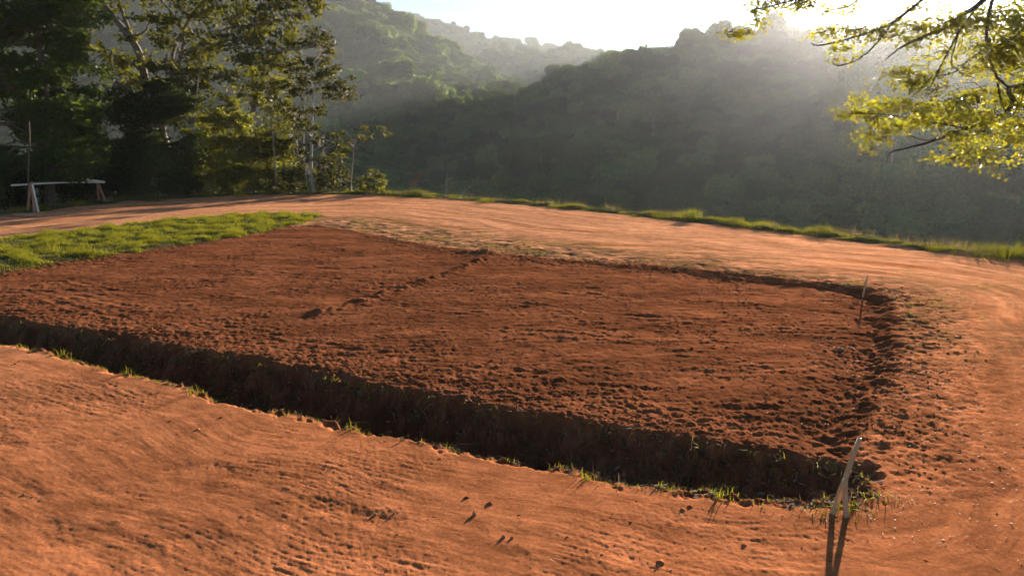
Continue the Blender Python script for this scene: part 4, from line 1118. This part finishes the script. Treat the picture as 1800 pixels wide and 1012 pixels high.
w = np.where(dd_ < 0, .9, w) * smooth(-.35, .35, fbm(x * .9, y * .9, 3, 90))
k = rng.uniform(0, 1, len(x)) < w
x, y = x[k][:19000], y[k][:19000]
clods('soil_clods', x, y, .006 + .020 * rng.uniform(0, 1, len(x)) ** 4 + .008 * rng.uniform(0, 1, len(x)), mcl, 'crumbs and clods of dark earth scattered over the dug plot')
x = rng.uniform(-7, 10, 60000); y = rng.uniform(3.2, 16, 60000)
k = (sdist(x, y, PLOT) > .2) & (sdist(x, y, DITCH) > .05) & (rng.uniform(0, 1, len(x)) < (.05 + .25 * smooth(1.6, .2, seg_dist(x, y, Gz(plot_right, ZP)))) * smooth(-.2, .4, fbm(x * .5, y * .5, 2, 91)))
x, y = x[k], y[k]
clods('road_grit', x, y, .004 + .012 * rng.uniform(0, 1, len(x)) ** 3, mcl, 'grit and small lumps lying on the dirt track')
# roots and stalks hanging out of the cut
x, y, o_ = along(curve(Gz(ditch_far, ZP), 4), np.cumsum(np.r_[0, np.linalg.norm(np.diff(curve(Gz(ditch_far, ZP), 4), axis=0), axis=1)]), 260, -0.22, 0.05)
b = MB()
zr_ = gz(x, y)
for i in range(len(x)):
    z_ = float(zr_[i]); L_ = rng.uniform(.05, .20); a_ = rng.uniform(0, 6.28)
    d_ = np.array([cos(a_) * .8, -abs(sin(a_)) - .2, -.5]) * L_
    b.tube([np.array([x[i], y[i], z_ - .01]), np.array([x[i], y[i], z_ + .02]) + d_ * .5, np.array([x[i], y[i], z_]) + d_], [.004, .003, .0015], 3, cap=False)
tag(b.build('hanging_roots', M['dead_matter']), 'torn roots and stalks hanging out of the cut ditch side', kind='stuff')
# pale chips and dry leaves
def litter(name, X, Y, L, W, label, mat='litter'):
    n = len(X); a = rng.uniform(0, 6.28, n)
    d = np.stack([np.cos(a), np.sin(a), rng.uniform(-.1, .45, n)], -1); w = np.stack([-np.sin(a), np.cos(a), rng.uniform(-.4, .4, n)], -1)
    C = np.stack([X, Y, gz(X, Y) + .004], -1)
    L = (L * rng.uniform(.5, 1.4, n))[:, None]; W = (W * rng.uniform(.5, 1.3, n))[:, None]
    V = np.stack([C, C + d * L * .5 + w * W * .5, C + d * L, C + d * L * .5 - w * W * .5], 1).reshape(-1, 3)
    b = np.arange(n)[:, None] * 4
    return tag(mesh_np(name, V, None, np.concatenate([b + np.array([[0, 1, 2]]), b + np.array([[0, 2, 3]])]), M[mat]), label, kind='stuff')
c1 = G(1560, 560); c2 = G(1640, 700); c3 = G(1600, 850)
X = []; Yy = []
for (c, sx, sy, n) in [(G(1510, 490), 1.3, 1.2, 420), (c2, .5, 1.5, 260), (c3, .6, .7, 160), (G(1400, 485), 2.4, .9, 300), (G(1560, 640), .5, 1.2, 220), (G(1300, 470), 3, 1.2, 160)]:
    X.append(rng.normal(c[0], sx, n)); Yy.append(rng.normal(c[1], sy, n))
X = np.concatenate(X); Yy = np.concatenate(Yy)
k_ = rng.uniform(0, 1, len(X)) < 1
X = np.concatenate([X, X + rng.normal(0, .3, len(X))]); Yy = np.concatenate([Yy, Yy + rng.normal(0, .3, len(Yy))])
litter('wood_chips', X, Yy, .020, .009, 'glinting pale chips and dry leaves strewn round the dug corner')
x = rng.uniform(-6, 8, 1500); y = rng.uniform(3.2, 14, 1500)
litter('straw_bits', x, y, .045, .005, 'stray straws and bits of dry leaf on the bare earth')
x = rng.uniform(-10, 5, 26000); y = rng.uniform(4, 13, 26000); k = sdist(x, y, DITCH) < -.03
litter('leaf_litter', x[k], y[k], .07, .032, 'dead brown leaves lying in the ditch', 'dead_matter')

# ------------------------------------------------------------------ stakes
def gpt(px, py): 
    p = G(px, py); return np.array([p[0], p[1], float(gz(p[0], p[1])[0])])
def plank(name, p0, p1, w, t, mat, label, cat, bend=0.0, parent=None):
    """squarish split stake with worn edges"""
    p0 = np.array(p0, float); p1 = np.array(p1, float)
    n = 7; b = MB()
    tt = np.linspace(0, 1, n); P = p0 + (p1 - p0) * tt[:, None]
    side = np.cross(p1 - p0, [0, 1, 0]); side /= np.linalg.norm(side)
    P = P + side * (np.sin(pi * tt) * bend)[:, None]
    T = (p1 - p0) / np.linalg.norm(p1 - p0)
    A = side; B = np.cross(T, A)
    sh = np.array([[1, .75], [.75, 1], [-.75, 1], [-1, .75], [-1, -.75], [-.75, -1], [.75, -1], [1, -.75]])
    V = []
    for i in range(n):
        k = (1 + .08 * rng.standard_normal(8)) * (1 if i < n - 1 else .93)
        V.append(P[i] + A * (sh[:, 0] * k * w / 2)[:, None] + B * (sh[:, 1] * k * t / 2)[:, None] + T * (rng.normal(0, .004, 8)[:, None] if i == n - 1 else 0))
    V = np.vstack(V); Q = []
    for i in range(n - 1):
        for j in range(8): Q.append((i * 8 + j, i * 8 + (j + 1) % 8, (i + 1) * 8 + (j + 1) % 8, (i + 1) * 8 + j))
    V = np.vstack([V, P[0], P[-1]]); Tt = []
    for j in range(8): Tt += [(n * 8, (j + 1) % 8, j), (n * 8 + 1, (n - 1) * 8 + j, (n - 1) * 8 + (j + 1) % 8)]
    b.add(V, Q, Tt)
    return tag(b.build(name, M[mat], parent, False, p0), label, cat)
pa = gpt(1461, 905); Ya = pa[1]
top = at(1511, 770, Ya + .16)
o = plank('leaning_stake', pa - [.006, .0, .05], top, .036, .024, 'wood', 'long wooden stake leaning over the end of the ditch, propped on a shorter one', 'stake'); o.location = pa - [.006, 0, .05]
pb = gpt(1489, 908)
o = plank('short_stake', pb - [0, 0, .05], at(1486, 842, pb[1] + .02), .036, .022, 'wood', 'short upright wooden stake that props the long leaning one', 'stake', bend=.004); o.location = pb - [0, 0, .05]
pc = gpt(1516, 516)
o = plank('thin_stake', pc - [0, 0, .1], at(1525, 484, pc[1]), .026, .02, 'wood', 'thin leaning stake at the far corner of the dug plot', 'stake'); o.location = pc - [0, 0, .1]

# ------------------------------------------------------------------ bamboo rail
def yrim(px, py): return G(px, py)[1]
Yr = G(60, 374)[1] + .3
Yr2 = G(182, 357)[1] + .5
r0 = at(60, 374, Yr); r1 = at(182, 357, Yr2)
e = empty('rail_fence', (r0[0], r0[1], float(gz(r0[0], r0[1])[0])), 'makeshift rail of pale bamboo poles lying on crossed reddish posts', 'fence')
eo = np.array(e.location)
def stick(name, a_, b_, r, mat, sag=0.0):
    n = 9; t = np.linspace(0, 1, n)[:, None]; P = np.array(a_) * (1 - t) + np.array(b_) * t; P[:, 2] += np.sin(pi * t[:, 0]) * sag
    b = MB(); b.tube(P, np.linspace(r, r * .85, n), 8, rough=.05); return b.build(name, M[mat], e, True, eo)
def foot(px, py, Y):
    p = at(px, py, Y); p[2] = float(gz(p[0], p[1])[0]) - .1; return p
stick('post', foot(48, 372, Yr), at(54, 322, Yr + .1), .045, 'redwood')
stick('post', foot(61, 374, Yr - .1), at(56, 320, Yr + .05), .050, 'redwood')
stick('post', foot(68, 373, Yr), at(57, 324, Yr), .035, 'bamboo')
stick('post', foot(174, 352, Yr2 + .2), at(170, 316, Yr2), .045, 'redwood')
stick('post', foot(187, 354, Yr2 - .1), at(171, 319, Yr2 - .05), .050, 'redwood')
stick('rail', at(20, 326, Yr), at(183, 321, Yr2 - .1), .032, 'bamboo', .05)
stick('rail', at(120, 310, Yr2 - 1.2), at(184, 320, Yr2 + .1), .050, 'bamboo', -.02)
b0 = foot(51, 370, Yr + .25)
Pp = curve([b0, at(50, 300, Yr + .3), at(52, 250, Yr + .3), at(51, 213, Yr + .3)], 5)
b = MB(); b.tube(Pp, np.linspace(.035, .022, len(Pp)), 8, rough=.05)
o = b.build('wooden_pole', M['bark_dark'], None, True, b0); o.location = b0
tag(o, 'tall thin bare pole standing against the near end of the bamboo rail', 'pole')

# ------------------------------------------------------------------ dead frond, dry stalks, stone
p = gpt(716, 345)
b = MB(); Yf = p[1] + .4
Pp = curve([at(716, 343, Yf), at(724, 326, Yf), at(735, 314, Yf), at(750, 303, Yf)], 6)
b.tube(Pp, np.linspace(.045, .012, len(Pp)), 6)
for q in range(14):
    c = Pp[3 + q % (len(Pp) - 4)]; dv = rng.normal(0, 1, 3) * [.16, .1, .12]
    b.tube([c, c + dv * .6, c + dv + [0, 0, -.06]], [.012, .008, .003], 4)
o = b.build('dead_frond', M['rust'], None, False, Pp[0]); o.location = Pp[0]
tag(o, 'reddish dead frond leaning out of the verge above the valley', 'dead branch')
for (pts, lab) in [([(808, 352), (814, 338), (830, 326), (850, 318)], 'long arching dry stalk on the verge past the dead frond'), ([(783, 350), (785, 325), (787, 300)], 'thin upright dry stem on the verge by the dead frond'), ([(553, 330), (540, 300), (525, 275)], None)][:2]:
    Ys = G(pts[0][0], 350)[1] + .3
    Pp = curve([at(a_, b_, Ys) for a_, b_ in pts], 6)
    b = MB(); b.tube(Pp, np.linspace(.014, .006, len(Pp)), 5)
    o = b.build('dry_stalk', M['bark_pale'], None, False, Pp[0]); o.location = Pp[0]; tag(o, lab, 'dry stalk')
def stone(px, py, s, label, tall=1.0):
    import bmesh
    bm = bmesh.new(); bmesh.ops.create_icosphere(bm, subdivisions=2, radius=1)
    sd_ = rng.uniform(0, 50)
    for v in bm.verts:
        n_ = float(perlin(np.array([v.co.x * 1.3 + sd_]), np.array([v.co.y * 1.3 + v.co.z]), 3)[0])
        v.co *= 1 + .5 * n_; v.co.x *= s; v.co.y *= s * .8; v.co.z *= s * tall
    me = bpy.data.meshes.new('stone'); bm.to_mesh(me); bm.free(); me.materials.append(M['stone'])
    o = bpy.data.objects.new('stone', me); link(o)
    p = gpt(px, py); o.location = (p[0], p[1], p[2] + s * tall * .25); o.rotation_euler = (0, 0, rng.uniform(0, 6))
    return tag(o, label, 'stone')
stone(834, 905, .016, 'small upright stone on the near track', 1.3)
stone(885, 945, .016, 'dark little stone lying below the upright one on the near track')
stone(900, 946, .014, 'oblong pebble touching the dark little stone')
stone(660, 904, .014, 'reddish pebble on the track, one of two in a row'); stone(693, 903, .013, 'smaller reddish pebble of the two in a row')
stone(1478, 607, .05, 'dark lump of earth in the dug plot near its far corner', .7)

# ------------------------------------------------------------------ haze
me = bpy.data.meshes.new('haze')
bx = [(-1150, -260, -75), (1150, -260, -75), (1150, 1400, -75), (-1150, 1400, -75), (-1150, -260, 205), (1150, -260, 205), (1150, 1400, 205), (-1150, 1400, 205)]
me.from_pydata(bx, [], [(0, 3, 2, 1), (4, 5, 6, 7), (0, 1, 5, 4), (1, 2, 6, 5), (2, 3, 7, 6), (3, 0, 4, 7)])
hz = bpy.data.objects.new('haze', me); link(hz); hz['kind'] = 'stuff'
mh, nt, out = new_mat('haze air')
add = N(nt, 'ShaderNodeAddShader')
for k_, (d_, g_) in enumerate(HAZE):
    pv = N(nt, 'ShaderNodeVolumePrincipled')
    pv.inputs['Density'].default_value = d_
    pv.inputs['Anisotropy'].default_value = g_
    pv.inputs['Color'].default_value = [(0.82, 0.92, 1.0, 1), (1.0, 0.82, 0.66, 1)][k_]
    nt.links.new(pv.outputs[0], add.inputs[k_])
nt.links.new(add.outputs[0], out.inputs['Volume'])
me.materials.append(mh)
